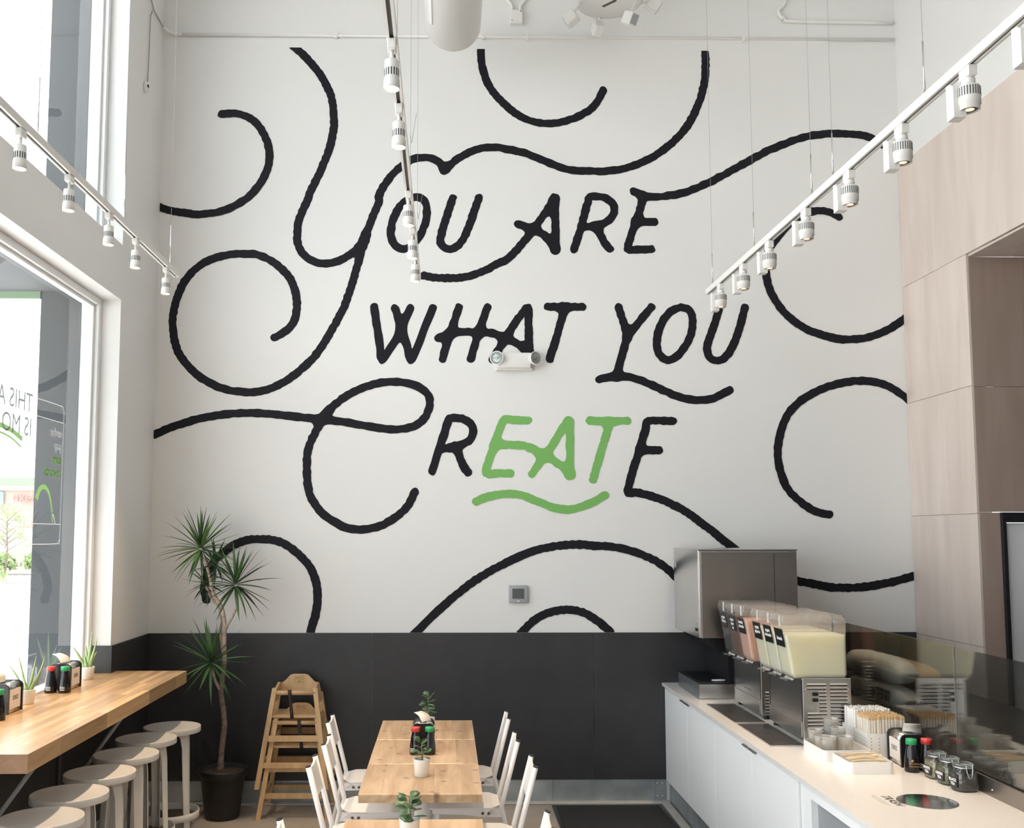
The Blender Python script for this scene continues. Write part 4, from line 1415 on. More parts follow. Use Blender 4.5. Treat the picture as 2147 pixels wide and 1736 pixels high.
top = empty('counter_top', (0, 0, 0), 0, 'continuous white quartz worktop of the drink counter with a round waste hole', 'worktop')
MB().bm(ring_cut_top()).build('slab', 'quartz_white', top)
ho = MB().lathe([(.112, ZC + .001), (.1165, ZC + .0015), (.1165, ZC + .0005)], 40).lathe([(.1112, ZC + .0008), (.1105, ZC - .30)], 40)
hl = ho.build('waste_ring', 'chrome', top, (1.951, 4.137, 0))
text('lettering', 'TRASH', .052, 'ink_black', top, (1.815, 4.16, ZC + .0006), (0, 0, PI / 2), 'CENTER', 1.0, .0002, 0, False, .3).rotation_euler = (0, 0, -PI / 2)
MB().box(1.774, 1.777, 4.08, 4.25, ZC + .0002, ZC + .0008).box(1.762, 1.764, 4.10, 4.22, ZC + .0002, ZC + .0008).build('printed_lines', 'grey_plastic', top)


def cabinet(y1, y0, label, doors):
    root = empty('base_cabinet', (1.6, y1, 0), 0, label, 'cabinet', 'white counter base cabinets')
    MB().box(.02, .64, y0 - y1 + .001, -.001, .156, ZC - .0225).build('carcass', 'white_laminate', root)
    for (a, b, ha, hb) in doors:
        d = MB().bbox(-.0005, .0195, b - y1 + .0018, a - y1 - .0018, .158, ZC - .026, .0012).build('door', 'white_laminate', root)
        MB().bbox(-.014, -.0008, hb - y1, ha - y1, ZC - .046, ZC - .038, .002).build('handle', 'steel_dark', d)
    MB().box(.022, .03, y0 - y1 + .001, -.001, .004, .1555).build('kick_plate', 'galvanised', root)
    return root


cabinet(D - .016, 6.057, 'white two door base cabinet against the dark wall', [(D - .016, 6.743, 6.90, 6.79), (6.743, 6.057, 6.776, 6.668)])
cabinet(6.056, 4.643, 'white two door base cabinet below the near juice dispenser', [(6.056, 5.33, 5.467, 5.38), (5.33, 4.643, 5.354, 5.24)])
tc = empty('waste_cabinet', (1.6, 4.642, 0), 0, 'white framed waste cabinet with a grey panel below the round hole', 'cabinet')
MB().box(.012, .032, -.079, -.004, .004, ZC - .0225).build('filler_panel', 'white_laminate', tc)
fr = MB()
fr.box(0, .03, -.165, -.085, .01, ZC - .0225).box(0, .03, -1.4, -.165, ZC - .075, ZC - .0225).box(0, .03, -1.4, -1.32, .01, ZC - .075).box(0, .03, -1.32, -.165, .01, .08)
fr.build('face_frame', 'white_laminate', tc)
MB().box(.03, .036, -1.32, -.165, .08, ZC - .075).build('grey_panel', 'panel_grey', tc)
MB().box(.036, .60, -1.32, -1.30, .05, ZC - .023).box(.036, .60, -.12, -.10, .05, ZC - .023).build('side_panel', 'white_laminate', tc)
struct(MB().box(1.6, 2.3, 2.6, 2.64, 0, ZC - .023).box(2.262, 2.30, 2.64, D - .02, 0, ZC - .023).build('wall_counter_back', 'dark_grey'))

# floor mat
mt = empty('floor_mat', (1.16, 5.6, 0), 0, 'black rubber backed entrance mat beside the drink counter', 'mat')
MB().bbox(-.405, .385, -1.7, 1.72, .001, .009, .004).build('rubber_edge', 'black_plastic', mt)
MB().bbox(-.375, .355, -1.67, 1.69, .009, .014, .002).build('pile', 'black_rubber', mt)

# ------------------------------------------------------------------ ice dispenser at the wall
ic = empty('ice_dispenser', (1.665, 6.62, ZC + .001), 0, 'boxy stainless ice and water dispenser at the mural wall', 'ice dispenser')
z0, z1 = 1.25 - ZC, 1.83 - ZC
hd = MB().bbox(0.003, .655, 0.003, .72, z0, z1 - .006, .004).build('hood', 'steel_dark', ic)
MB().bbox(0.0, .0029, 0.012, .715, z0 - .0, z1, .001).build('front_panel', 'steel', ic)
MB().box(.012, .02, -.002, .003, z0, z1 - .01).build('side_seam', 'steel', hd)
MB().box(.50, .503, -.0005, .003, z0, z1 - .03).build('side_seam', 'black_void', hd)
MB().box(.02, .65, -.001, .004, z1 - .02, z1 - .012).build('side_seam', 'steel', hd)
MB().box(-.002, .66, .0, .72, z1 - .006, z1).build('lid', 'steel', ic)
bt = MB()
for yy in (.10, .065):
    bt.lathe([(.012, 0), (.011, .003), (0, .004)], 14, Matrix.Translation((-.0005, yy, z0 + .05)) @ Matrix.Rotation(-PI / 2, 4, 'Y'))
bt.build('push_button', 'black_plastic', ic)
bl = MB()
for yy in (.10, .065):
    bl.box(-.001, -.0002, yy - .008, yy + .008, z0 + .075, z0 + .092)
bl.build('button_symbol', 'grey_plastic', ic)
MB().box(-.001, -.0002, .64, .70, z1 - .14, z1 - .10).build('badge', 'grey_plastic', ic)
MB().prism([(.02, z0), (.30, z0), (.30, z0 - .10), (.14, z0 - .10), (.06, z0 - .045)], .10, .60, 'y').build('chute', 'black_plastic', ic, fix=True)
MB().box(.20, .64, .06, .68, .11, z0).build('splash_column', 'black_plastic', ic)
ba = MB().bbox(.002, .64, .05, .64, .0, .098, .003).build('drip_base', 'steel', ic)
MB().box(0, .002, .052, .638, .001, .097).build('base_front', 'screen_grey', ba)
gr = MB().bbox(-.003, .26, .047, .643, .098, .106, .002)
for k in range(20):
    gr.box(.02, .235, .09 + k * .025, .098 + k * .025, .106, .109)
gr.build('drip_grille', 'black_plastic', ic)
MB().lathe([(.045, 0), (.05, .004), (.042, .007), (.03, .005), (0, .004)], 20, Matrix.Translation((.15, .12, .109)) @ Matrix.Scale(.55, 4, (0, 1, 0))).build('drain_plate', 'white_plastic', ic)

# ------------------------------------------------------------------ juice dispensers
def bowl_outline(off=0.0, lid=False):
    return None


def juice_machine(y0, label, drinks, rear_door):
    """Refrigerated base from y0 up; three bowls on top. Local origin at the near front corner of the base."""
    root = empty('juice_dispenser', (1.852, y0, ZC + .001), 0, label, 'drink dispenser', 'three bowl juice dispensers')
    Lm, Wm, Hm = .565, .245, .329
    for x in (.03, Wm - .03):
        for y in (.03, Lm - .03):
            MB().lathe([(.016, 0), (.016, .022)], 10, Matrix.Translation((x, y, 0))).build('foot', 'black_plastic', root)
    MB().bbox(0, Wm, .004, Lm, .022, Hm, .004).build('housing', 'steel', root)
    MB().bbox(-.004, -.0002, .03, Lm - .03, .03, .105, .001).build('lower_panel', 'steel', root)
    for yy in (.02, Lm - .024):
        MB().box(-.0015, -.0003, yy, yy + .004, .11, Hm - .01).build('panel_seam', 'black_void', root)
    MB().box(-.001, -.0001, .2, .36, .135, .139).build('nameplate', 'dark_grey', root)
    # side panel facing the camera with louvres
    sp = MB().bbox(-.004, Wm + .004, -.004, .004, .024, Hm + .006, .002).build('side_panel', 'steel', root)
    for r in range(15):
        z = Hm - .02 - r * .0185
        for c, (a, b) in enumerate(((.018, .118), (.138, .228))):
            if c == 0 and 2 <= r <= 7:
                a = .080
            MB().add([(a, -.0042, z), (b, -.0042, z), (b, -.0105, z - .007), (a, -.0105, z - .007), (a, -.0042, z - .0085), (b, -.0042, z - .0085)],
                     [(0, 3, 2, 1), (3, 4, 5, 2), (0, 4, 3), (1, 2, 5)]).build('louver', 'steel', sp, fix=True)
            MB().box(a, b, -.0046, -.0041, z - .0135, z - .0084).build('louver_slot', 'black_void', sp)
    for z in (Hm - .075, Hm - .105):
        MB().bbox(.045, .075, -.009, -.004, z - .009, z + .009, .002).build('switch', 'black_plastic', sp)
    for x, z in ((.012, Hm - .05), (Wm - .012, Hm - .05)):
        MB().lathe([(.004, 0), (.003, .003), (0, .0035)], 8, Matrix.Translation((x, -.004, z)) @ Matrix.Rotation(PI / 2, 4, 'X')).build('screw', 'chrome', sp)
    # bowls
    for k, (drink, words_, lvl) in enumerate(drinks):
        yc = .095 + .1885 * k
        h = .0905
        zb, zt = Hm + .002, Hm + .289
        def sect(xa, xb, ya, yb, r, z):
            pts = []
            for cx, cy, a0 in ((xb - r, yb - r, 0), (xa + r, yb - r, 90), (xa + r, ya + r, 180), (xb - r, ya + r, 270)):
                for q in range(4):
                    a = math.radians(a0 + 30 * q)
                    pts.append((cx + r * math.cos(a), cy + r * math.sin(a), z))
            return pts
        def solid(rows, closed_top=True):
            vs, fs = [], []
            n = 16
            for row in rows:
                vs += row
            for j in range(len(rows) - 1):
                for i in range(n):
                    q = (i + 1) % n
                    fs.append((j * n + i, j * n + q, (j + 1) * n + q, (j + 1) * n + i))
            fs.append(list(range(n))[::-1])
            if closed_top:
                fs.append([(len(rows) - 1) * n + i for i in range(n)])
            return MB().add(vs, fs)
        def fx(z):            # sloping front
            t = (z - zb) / (zt - zb)
            return -.051 - .045 * t
        xb_ = Wm - .008
        rows = []
        for z, e in ((zb, .012), (zb + .02, 0), (zb + .15, 0), (zt, -.002)):
            rows.append(sect(fx(z) + e, xb_ - e * .5, yc - h + e * .6, yc + h - e * .6, .014, z))
        bowl = solid(rows, False).build('bowl', 'clear_plastic', root)
        zl = zb + (zt - zb) * lvl
        rows = []
        for z, e in ((zb + .004, .012), (zb + .022, .002), (zb + .15, .002), (zl, .0015)):
            rows.append(sect(fx(z) + e + .002, xb_ - e * .5 - .002, yc - h + e * .6 + .002, yc + h - e * .6 - .002, .013, z))
        solid(rows).build('drink', 'drink_' + drink, bowl)
        lid = solid([sect(fx(zt) - .006, xb_ + .004, yc - h - .0015, yc + h + .0015, .014, zt - .002), sect(fx(zt) - .006, xb_ + .004, yc - h - .0015, yc + h + .0015, .014, zt + .008),
                     sect(fx(zt) + .004, xb_ - .016, yc - h + .010, yc + h - .010, .012, zt + .038)]).build('lid', 'clear_plastic', root)
        MB().box(fx(zt) - .0075, fx(zt) - .001, yc - .058, yc - .050, zt - .02, zt + .036).build('lid_highlight', 'white_plastic', lid)  # white strip added as the bright upright highlight at the lid's corner
        # label on the sloping front
        zc = zb + .205
        sl = math.atan2(.045, zt - zb)
        lb = MB().box(-.066, .066, -.047, .047, 0, .0012).build('label_card', 'black_plastic', bowl)
        c_, s_n = math.cos(sl), math.sin(sl)
        lb.matrix_local = Matrix(((0, -s_n, -c_, fx(zc) - .0012), (-1, 0, 0, yc), (0, c_, -s_n, zc), (0, 0, 0, 1)))
        nl = len(words_)
        for i, wd in enumerate(words_):
            t_ = text('lettering', wd, .026 if len(wd) < 9 else .0235, 'ink_white', lb, (0, .020 - .025 * i, .0016), (0, 0, 0), 'CENTER', 1.0, .0002, .0008)
        # tap: clear lever and spout
        MB().tube([(fx(zb) + .035, yc, zb + .01), (fx(zb) - .002, yc, zb - .002), (fx(zb) - .006, yc, zb - .022)], .009, 10).build('tap', 'clear_plastic', bowl)
        MB().bbox(fx(zb) - .035, fx(zb) - .008, yc - .022, yc + .022, zb - .012, zb - .006, .002).build('tap_lever', 'clear_plastic', bowl)
        fg = MB()
        for q in range(9):
            yy = yc - .06 + q * .015
            fg.tube([(fx(zb) + .02, yy, zb + .0), (fx(zb) + .006, yy + .004, zb - .014)], .0016, 5)
        fg.build('bowl_ribs', 'chrome', bowl)
    return root


juice_machine(5.25, 'juice dispenser with three pale lemonade bowls beside the cup tray',
              [('limeade', ('', 'limeade'), .78), ('lemonade', ('organic', 'lemonade'), .78), ('gingerade', ('organic', 'gingerade'), .78)], True)
juice_machine(5.94, 'juice dispenser with tea and pink lemonade bowls beside the ice dispenser',
              [('lavender', ('lavender', 'lemonade'), .85), ('green_tea', ('organic', 'green', 'tea'), .88), ('black_tea', ('organic', 'black tea'), .90)], False)

for i, (a, b) in enumerate(((5.205, 5.80), (5.84, 6.47))):
    dt = empty('drip_tray', (1.66, a, ZC), 0, ('dark metal drip tray under the pale lemonade taps', 'dark metal drip tray under the tea and pink lemonade taps')[i], 'drip tray', 'counter drip trays')
    L = b - a
    MB().box(0, .178, 0, L, .0003, .002).build('pan', 'steel_dark', dt)
    rim = MB().box(0, .178, 0, .004, .002, .005).box(0, .178, L - .004, L, .002, .005).box(0, .004, .004, L - .004, .002, .005).box(.174, .178, .004, L - .004, .002, .005)
    rim.build('rim', 'steel', dt)
    m = MB()
    for k in range(36):
        y = .008 + (L - .016) * k / 36
        m.box(.005, .173, y, y + .006, .0022, .0036)
    m.build('grille', 'steel_dark', dt)

# ------------------------------------------------------------------ trays, cups, forks
def rtray(loc, sx, sy, h, t, label, name='tray', r=.022, comps=0, cat='tray'):
    root = empty(name, loc, 0, label, cat)
    def rr(x0, x1, y0, y1, r, n=5):
        pts = []
        for cx, cy, a0 in ((x1 - r, y1 - r, 0), (x0 + r, y1 - r, 90), (x0 + r, y0 + r, 180), (x1 - r, y0 + r, 270)):
            for q in range(n):
                a = math.radians(a0 + 90 * q / (n - 1))
                pts.append((cx + r * math.cos(a), cy + r * math.sin(a)))
        return pts
    o, i_ = rr(0, sx, 0, sy, r), rr(t, sx - t, t, sy - t, r - t)
    n = len(o)
    vs = [(*p, 0) for p in o] + [(*p, h) for p in o] + [(*p, h) for p in i_] + [(*p, t) for p in i_]
    fs = [list(range(n))[::-1], [3 * n + k for k in range(n)]]
    for j in range(3):
        for k in range(n):
            q = (k + 1) % n
            fs.append((j * n + k, j * n + q, (j + 1) * n + q, (j + 1) * n + k))
    MB().add(vs, fs).build('tray_shell', 'white_plastic', root, fix=True)
    for k in range(1, comps):
        y = sy * k / comps
        MB().box(t, sx - t, y - .0015, y + .0015, t, h - .006).build('divider', 'white_plastic', root)
    return root


rtray((1.80, 4.853, ZC), .235, .283, .052, .004, 'white tray holding the stacks of clear cups')
rtray((1.824, 4.603, ZC), .205, .215, .052, .004, 'white divided tray of wooden forks', comps=3)


def cup_mesh():
    return MB().lathe([(.026, 0), (.0275, .001), (.036, .088), (.0375, .090), (.036, .091), (.035, .088), (.0265, .003), (.0, .003)], 20).mesh('cup')


cm = cup_mesh(); cm.materials.append(MATS['cup_plastic'])
ci = 0
for (x, y, n) in ((1.848, 5.085, 2), (1.848, 5.00, 1), (1.85, 4.91, 2), (1.928, 5.083, 6), (1.928, 4.995, 4), (1.928, 4.91, 2)):
    for k in range(n):
        o = link('clear_cup', cm, None, None, (x, y, ZC + .0045 + .0135 * k))
        tag(o, 'clear plastic cup nested in a stack on the white tray', 'cup', 'clear cups on the tray')


def fork_mesh():
    m = MB()
    prof = [(-.075, .004), (-.03, .0032), (.01, .003), (.03, .005), (.042, .009), (.058, .0095)]
    vs, fs = [], []
    for x, w in prof:
        z = .004 * math.sin((x + .075) * 18)
        for yy, zz in ((-w, z), (w, z), (w, z + .0016), (-w, z + .0016)):
            vs.append((x, yy, zz))
    for j in range(len(prof) - 1):
        for i in range(4):
            q = (i + 1) % 4
            fs.append((j * 4 + i, j * 4 + q, j * 4 + 4 + q, j * 4 + 4 + i))
    fs += [(0, 3, 2, 1), (len(vs) - 4, len(vs) - 3, len(vs) - 2, len(vs) - 1)]
    m.add(vs, fs)
    for k in range(3):
        y = -.0065 + k * .0065
        m.box(.058, .078, y - .0018, y + .0018, .0025, .0041)
    return m.mesh('fork')


fm = fork_mesh(); fm.materials.append(MATS['fork_wood'])
rf = random.Random(4)
for c in range(3):
    for k in range(9):
        o = link('wooden_fork', fm, None, None, (1.93 + rf.uniform(-.008, .010), 4.638 + c * .071 + rf.uniform(-.012, .016), ZC + .0125 + k * .0052))
        o.rotation_euler = (rf.uniform(-.2, .2), rf.uniform(-.10, -.02), rf.uniform(-.16, .16))
        tag(o, 'pale wooden fork lying in the divided white tray', 'fork', 'wooden forks in the tray')

# ------------------------------------------------------------------ bins of straws and chopsticks
def bin_(loc, sx, sy, h, label):
    root = empty('perforated_bin', loc, 0, label, 'bin')
    t = .003
    m = MB().box(0, sx, 0, t, 0, h).box(0, sx, sy - t, sy, 0, h).box(0, t, t, sy - t, 0, h).box(sx - t, sx, t, sy - t, 0, h).box(t, sx - t, t, sy - t, 0, t)
    m.build('bin_shell', 'white_plastic', root)
    d = MB()
    for i in range(5):
        for j in range(6):
            x, z = sx * (i + .5) / 5, .012 + j * (h - .02) / 6
            d.add([(x - .0028, -.0004, z - .0028), (x + .0028, -.0004, z - .0028), (x + .0028, -.0004, z + .0028), (x - .0028, -.0004, z + .0028)], [(0, 1, 2, 3)])
    for i in range(7):
        for j in range(6):
            y, z = sy * (i + .5) / 7, .012 + j * (h - .02) / 6
            d.add([(-.0004, y + .0028, z - .0028), (-.0004, y - .0028, z - .0028), (-.0004, y - .0028, z + .0028), (-.0004, y + .0028, z + .0028)], [(0, 1, 2, 3)])
    d.build('holes', 'grey_plastic', root)
    return root


bin_((2.046, 4.932, ZC), .195, .150, .115, 'white perforated bin of wooden chopsticks behind the fork tray')
bin_((2.046, 5.090, ZC), .195, .150, .115, 'white perforated bin of wrapped straws behind the chopsticks')
def stick_mesh(nm, sx, sy, L, m1, wood_tip):
    me = MB().box(-sx, sx, -sy, sy, 0, L).mesh(nm)
    me.materials.append(MATS[m1])
    return me
s_straw = stick_mesh('straw', .0036, .0036, .195, 'paper_white', False)
s_chop = stick_mesh('chopsticks', .0052, .0030, .172, 'paper', True)
tipm = MB().box(-.0048, .0048, -.0026, .0026, .172, .188).mesh('chopstick_tip'); tipm.materials.append(MATS['chopstick_wood'])
rc = random.Random(8)
for i in range(15):
    for j in range(11):
        o = link('wrapped_straw', s_straw, None, None, (2.056 + i * .0124, 5.100 + j * .0124, ZC + .0035 + rc.uniform(0, .006)))
        o.rotation_euler = (rc.uniform(-.02, .02), rc.uniform(-.015, .015), rc.uniform(0, 1))
        tag(o, 'paper wrapped straw standing in the white perforated bin', 'straw', 'wrapped straws in the bin')
for i in range(13):
    for j in range(16):
        o = link('wrapped_chopsticks', s_chop, None, None, (2.058 + i * .0142, 4.941 + j * .0087, ZC + .0035 + rc.uniform(0, .008)))
        o.rotation_euler = (rc.uniform(-.015, .015), rc.uniform(-.015, .015), rc.uniform(-.1, .1))
        tag(o, 'wooden chopsticks in a paper sleeve standing in the white bin', 'chopsticks', 'sleeved chopsticks in the bin')
        link('wooden_tip', tipm, None, o)

dispenser((2.186, 4.815, ZC), -.06, 'napkin dispenser on the drink counter beside the chopsticks')
napkin((2.205, 4.80, ZC + .140), -.35, 'square napkin poking out of the counter dispenser', -.3)
bottle((2.133, 4.655, ZC), 'cap_green', 'green capped soy sauce bottle with gold print on the drink counter', -.15, True)
bottle((2.205, 4.66, ZC), 'cap_red', 'red capped soy sauce bottle behind the glass jars', -.6)


def jar(loc, rz, label, fill, words_):
    root = empty('clip_top_jar', loc, rz, label, 'jar', 'clip top tea jars')
    body = MB().lathe([(.0, 0), (.040, 0), (.046, .005), (.0475, .014), (.0475, .072), (.045, .082), (.037, .092), (.037, .100)], 32, None, True, 3.2).build('glass_body', 'jar_glass', root)
    MB().lathe([(.0, .004), (.042, .004), (.0445, .014), (.0445, .058 + .014), (.0, .073)], 28, None, True, 3.2).build('tea', fill, body)
    MB().lathe([(.0, .101), (.040, .101), (.043, .104), (.043, .110), (.040, .114), (.025, .116), (.0, .116)], 32).build('glass_lid', 'jar_glass', root)
    MB().lathe([(.0375, .0965), (.0415, .0965), (.0415, .1005), (.0375, .1005), (.0375, .0965)], 32).build('seal', 'chrome', root)
    w = MB()
    w.tube([(-.014, -.0425, .112), (-.014, -.046, .095), (-.010, -.0475, .072), (-.004, -.049, .058), (.004, -.049, .058), (.010, -.0475, .072), (.014, -.046, .095), (.014, -.0425, .112)], .0016, 6)
    w.tube([(-.042, 0, .097), (-.030, -.034, .0975), (0, -.0445, .098), (.030, -.034, .0975), (.042, 0, .097)], .0014, 6)
    w.build('wire_clip', 'chrome', root)
    lb = MB().bbox(-.031, .031, -.0010, .0, .016, .056, .0004, 1, Matrix.Translation((-.0490, 0, 0)) @ Matrix.Rotation(-PI / 2, 4, 'Z')).build('label', 'ink_black', root)
    for i, wd in enumerate(words_):
        text('lettering', wd, .0165, 'ink_white', lb, (-.0503, 0, .046 - .0165 * i), ROT_FROM_LEFT, 'CENTER', 1.0, .0002, .0005)
    return root


jar((2.190, 4.535, ZC), .10, 'clip top jar of pale dried tea beside the red capped bottle', 'tea_leaves_pale', ('WHITE', 'TEA'))
jar((2.194, 4.430, ZC), .10, 'clip top jar of green tea between the other two jars', 'tea_leaves_green', ('GREEN', 'TEA'))
jar((2.196, 4.318, ZC), .10, 'clip top jar of dark black tea closest to the waste hole', 'tea_leaves', ('BLACK', 'TEA'))

# ------------------------------------------------------------------ glass guard
gg = empty('glass_guard', (2.272, 4.5, ZC), 0, 'tinted glass guard panels in a steel channel behind the drink counter', 'glass guard')
for a, b in ((2.65, 4.503), (4.509, 6.3)):
    MB().box(-.003, .003, a - 4.5, b - 4.5, .012, .578).build('glass_panel', 'guard_glass', gg)
MB().box(-.0035, .0035, 4.5035 - 4.5, 4.5085 - 4.5, .012, .578).build('joint_strip', 'steel', gg)
ch = MB().box(-.018, -.006, 2.65 - 4.5, 1.8, .0005, .072).box(.006, .018, 2.65 - 4.5, 1.8, .0005, .072).box(-.006, .006, 2.65 - 4.5, 1.8, .0005, .010)
ch.build('base_channel', 'steel_dark', gg)
sw = MB()
for y in (-.3, -.55, -.12, .3):
    sw.lathe([(.005, 0), (.004, .003), (0, .0035)], 8, Matrix.Translation((-.018, y, .03)) @ Matrix.Rotation(-PI / 2, 4, 'Y'))
sw.build('screw', 'chrome', gg)

# ------------------------------------------------------------------ behind the guard
bs = empty('back_counter', (2.9, 5.4, 0), 0, 'dark steel prep counter behind the glass guard', 'counter')
MB().box(-.58, .5, -2.6, 1.3, .86, .90).build('worktop', 'steel_dark', bs)
MB().box(-.54, .48, -2.58, 1.28, .10, .86).build('cabinet_body', 'black_plastic', bs)
MB().box(-.52, .46, -2.5, .9, 0, .10).build('plinth', 'black_plastic', bs)


def rice_bag(loc, rz, sx, sy, sz, label, m, printed=True, top_print=False):
    root = empty('rice_bag', loc, rz, label, 'bag', 'rice bags behind the glass guard')
    n, k = 14, 20
    vs, fs = [], []
    for j in range(n + 1):
        v = -1 + 2 * j / n
        for i in range(k):
            a = 2 * PI * i / k
            e = .32
            cx = math.copysign(abs(math.cos(a)) ** .55, math.cos(a))
            cz = math.copysign(abs(math.sin(a)) ** .8, math.sin(a))
            w = (1 - abs(v) ** 4.5) ** .5
            wob = 1 - .04 * abs(math.sin(v * 7 + a * 2))
            vs.append((sx * cx * (.80 + .20 * w), sy * v, sz * (1 + cz * (.12 + .88 * w) * wob)))
    for j in range(n):
        for i in range(k):
            q = (i + 1) % k
            fs.append((j * k + i, j * k + q, (j + 1) * k + q, (j + 1) * k + i))
    fs += [list(range(k))[::-1], [n * k + i for i in range(k)]]
    MB().add(vs, fs, True).build('sack', m, root, fix=True)
    if printed:
        text('lettering', 'PREMIUM RICE', .026, 'ink_black', root, (-sx - .004, -.155, sz + .024), ROT_FROM_LEFT, 'CENTER', 1.0, .001, .0006)
        text('lettering', 'NISHIKI', .046, 'ink_black', root, (-sx - .005, -.155, sz - .008), ROT_FROM_LEFT, 'CENTER', 1.0, .001, .001)
        MB().lathe([(.026, 0), (0, .001)], 20, Matrix.Translation((-sx - .004, -.02, sz)) @ Matrix.Rotation(-PI / 2, 4, 'Y')).build('printed_disc', 'ink_black', root)
    if top_print:
        MB().add([(-sx * .92, y, sz * 1.35 + sz * .5 * t) if False else (-sx * (.86 - .5 * t), y, sz * (1.52 + .38 * t)) for y in (-.10, .0, .12, .26) for t in (0, 1)],
                 [(0, 2, 3, 1), (2, 4, 5, 3), (4, 6, 7, 5)]).build('orange_print', 'orange_print', root)
    return root


rice_bag((2.375, 5.57, .9005), 0, .055, .33, .0575, 'white printed rice bag at the bottom of its stack', 'rice_bag')
rice_bag((2.375, 5.52, 1.018), 0, .055, .355, .061, 'white printed rice bag in the middle of the stack', 'rice_bag')
rice_bag((2.38, 5.54, 1.141), 0, .06, .36, .070, 'puffy pale rice bag with orange print topping the stack', 'rice_bag', False, True)
bx = empty('storage_crate', (2.76, 6.28, .9005), 0, 'dark crate under the tan sack behind the glass', 'crate')
MB().bbox(-.16, .16, -.45, .45, .0, .125, .006).build('crate_body', 'black_plastic', bx)
MB().box(-.165, .165, -.46, .46, .11, .126).build('crate_rim', 'dark_grey', bx)
rice_bag((2.76, 6.28, 1.0275), 0, .15, .42, .07, 'tan orange sack lying on the dark crate', 'rice_bag_tan', False, False)

# ------------------------------------------------------------------ track lighting
ZR = 3.60
def rail(name_lab, x, y0, y1, hangers, rods):
    root = empty('track_light_rail', (x, y1, ZR), 0, name_lab, 'track rail')
    L = y1 - y0
    w, h = .0175, .018
    m = MB().box(-w, w, -L, 0, h * .45, h).box(-w, -.007, -L, 0, -h, h * .45).box(.007, w, -L, 0, -h, h * .45)
    m.build('rail_profile', 'fixture_white', root)
    MB().box(-.0069, .0069, -L, -.004, -h * .55, h * .449).build('conductor_slot', 'dark_grey', root)
    MB().box(-w - .001, w + .001, -.001, .006, -h - .001, h + .001).build('end_cap', 'fixture_white', root)
    for y in hangers:
        MB().tube([(0, y - y1, h), (0, y - y1, CEIL - ZR - .0005)], .0011, 5).build('hanger_cable', 'grey_plastic', root)
        if rods:
            MB().tube([(0, y - y1, h), (0, y - y1, h + rods)], .0035, 6).build('hanger_sleeve', 'chrome', root)
        else:
            MB().tube([(0, y - y1, h + .35), (.006, y - y1, h + .30), (.03, y - y1, h + .46)], .0012, 5).build('cable_tail', 'grey_plastic', root)
    return root


KR = .0115
rail('white track light rail above the window bar', -1.742, 1.2, 6.37, (1.6, 4.165, 5.316, 6.222), .26)
rail('white track light rail above the plank tables', -.184, 1.2, 6.40, (1.7, 3.58, 4.964, 6.2), 0)
rail('white track light rail above the drink counter', 1.814, 1.2, 6.78, (1.6, 3.71, 4.604, 4.874, 5.783, 6.674), .22).rotation_euler = (0, 0, KR)


def spot_lamp(parent, z, energy, size, blend):
    d = bpy.data.lights.new('spot_lamp', 'SPOT')
    d.energy = energy
    d.color = (1.0, .74, .49)
    d.spot_size = math.radians(size)
    d.spot_blend = blend
    d.shadow_soft_size = .022
    o = bpy.data.objects.new('spot_lamp', d)
    COL.objects.link(o)
    o.parent = parent
    o.location = (0, 0, z)
    return o


def make_small():
    root = empty('track_spotlight')
    MB().bbox(-.014, .014, -.026, .026, -.052, -.0185, .002).build('adapter', 'fixture_white', root)
    MB().tube([(0, 0, -.052), (0, 0, -.075), (.002, 0, -.09)], [.006, .007, .006], 8).build('stem', 'fixture_white', root)
    body = MB().lathe([(.0, -.086), (.022, -.086), (.0245, -.090), (.0245, -.150), (.0265, -.154), (.0275, -.186), (.0255, -.186), (.0235, -.180)], 28).build('lamp_body', 'fixture_white', root)
    sl = MB()
    for k in range(16):
        M = Matrix.Rotation(2 * PI * k / 16, 4, 'Z')
        sl.box(.0238, .0249, -.0019, .0019, -.144, -.118, M)
    sl.build('cooling_slots', 'black_void', body)
    MB().lathe([(.0245, -.1815), (.018, -.183), (.0, -.184)], 24).build('lens', 'lens_warm', root)
    spot_lamp(root, -.19, SPOT_W, 62, .55)
    return root


def make_large():
    root = empty('track_spotlight')
    MB().bbox(-.016, .016, -.034, .034, -.058, -.0185, .002).build('adapter', 'fixture_white', root)
    MB().lathe([(.0, -.056), (.018, -.056), (.0235, -.062), (.0235, -.074), (.018, -.080), (.0, -.080)], 20).build('swivel', 'fixture_white', root)
    body = MB().lathe([(.0, -.078), (.022, -.080), (.035, -.088), (.0385, -.094), (.0385, -.156), (.0350, -.157), (.0350, -.174), (.032, -.176), (.030, -.170), (.0, -.168)], 32).build('lamp_body', 'fixture_white', root)
    fn = MB()
    for k in range(26):
        M = Matrix.Rotation(2 * PI * k / 26, 4, 'Z')
        fn.box(.0375, .0392, -.0019, .0019, -.128, -.095, M)
    fn.build('cooling_slots', 'dark_grey', body)
    MB().lathe([(.0298, -.1705), (.0, -.1715)], 24).build('lens_recess', 'black_plastic', body)
    MB().lathe([(.016, -.172), (.0, -.174)], 20).build('lens', 'lens_dim', root)
    MB().prism([(.0, -.198), (.05, -.198), (.05, -.066), (.02, -.072), (.0, -.088)], -.056, -.012, 'x').build('driver_box', 'fixture_white', root, fix=True)
    spot_lamp(root, -.2, SPOT_W * .55, 70, .6)
    return root


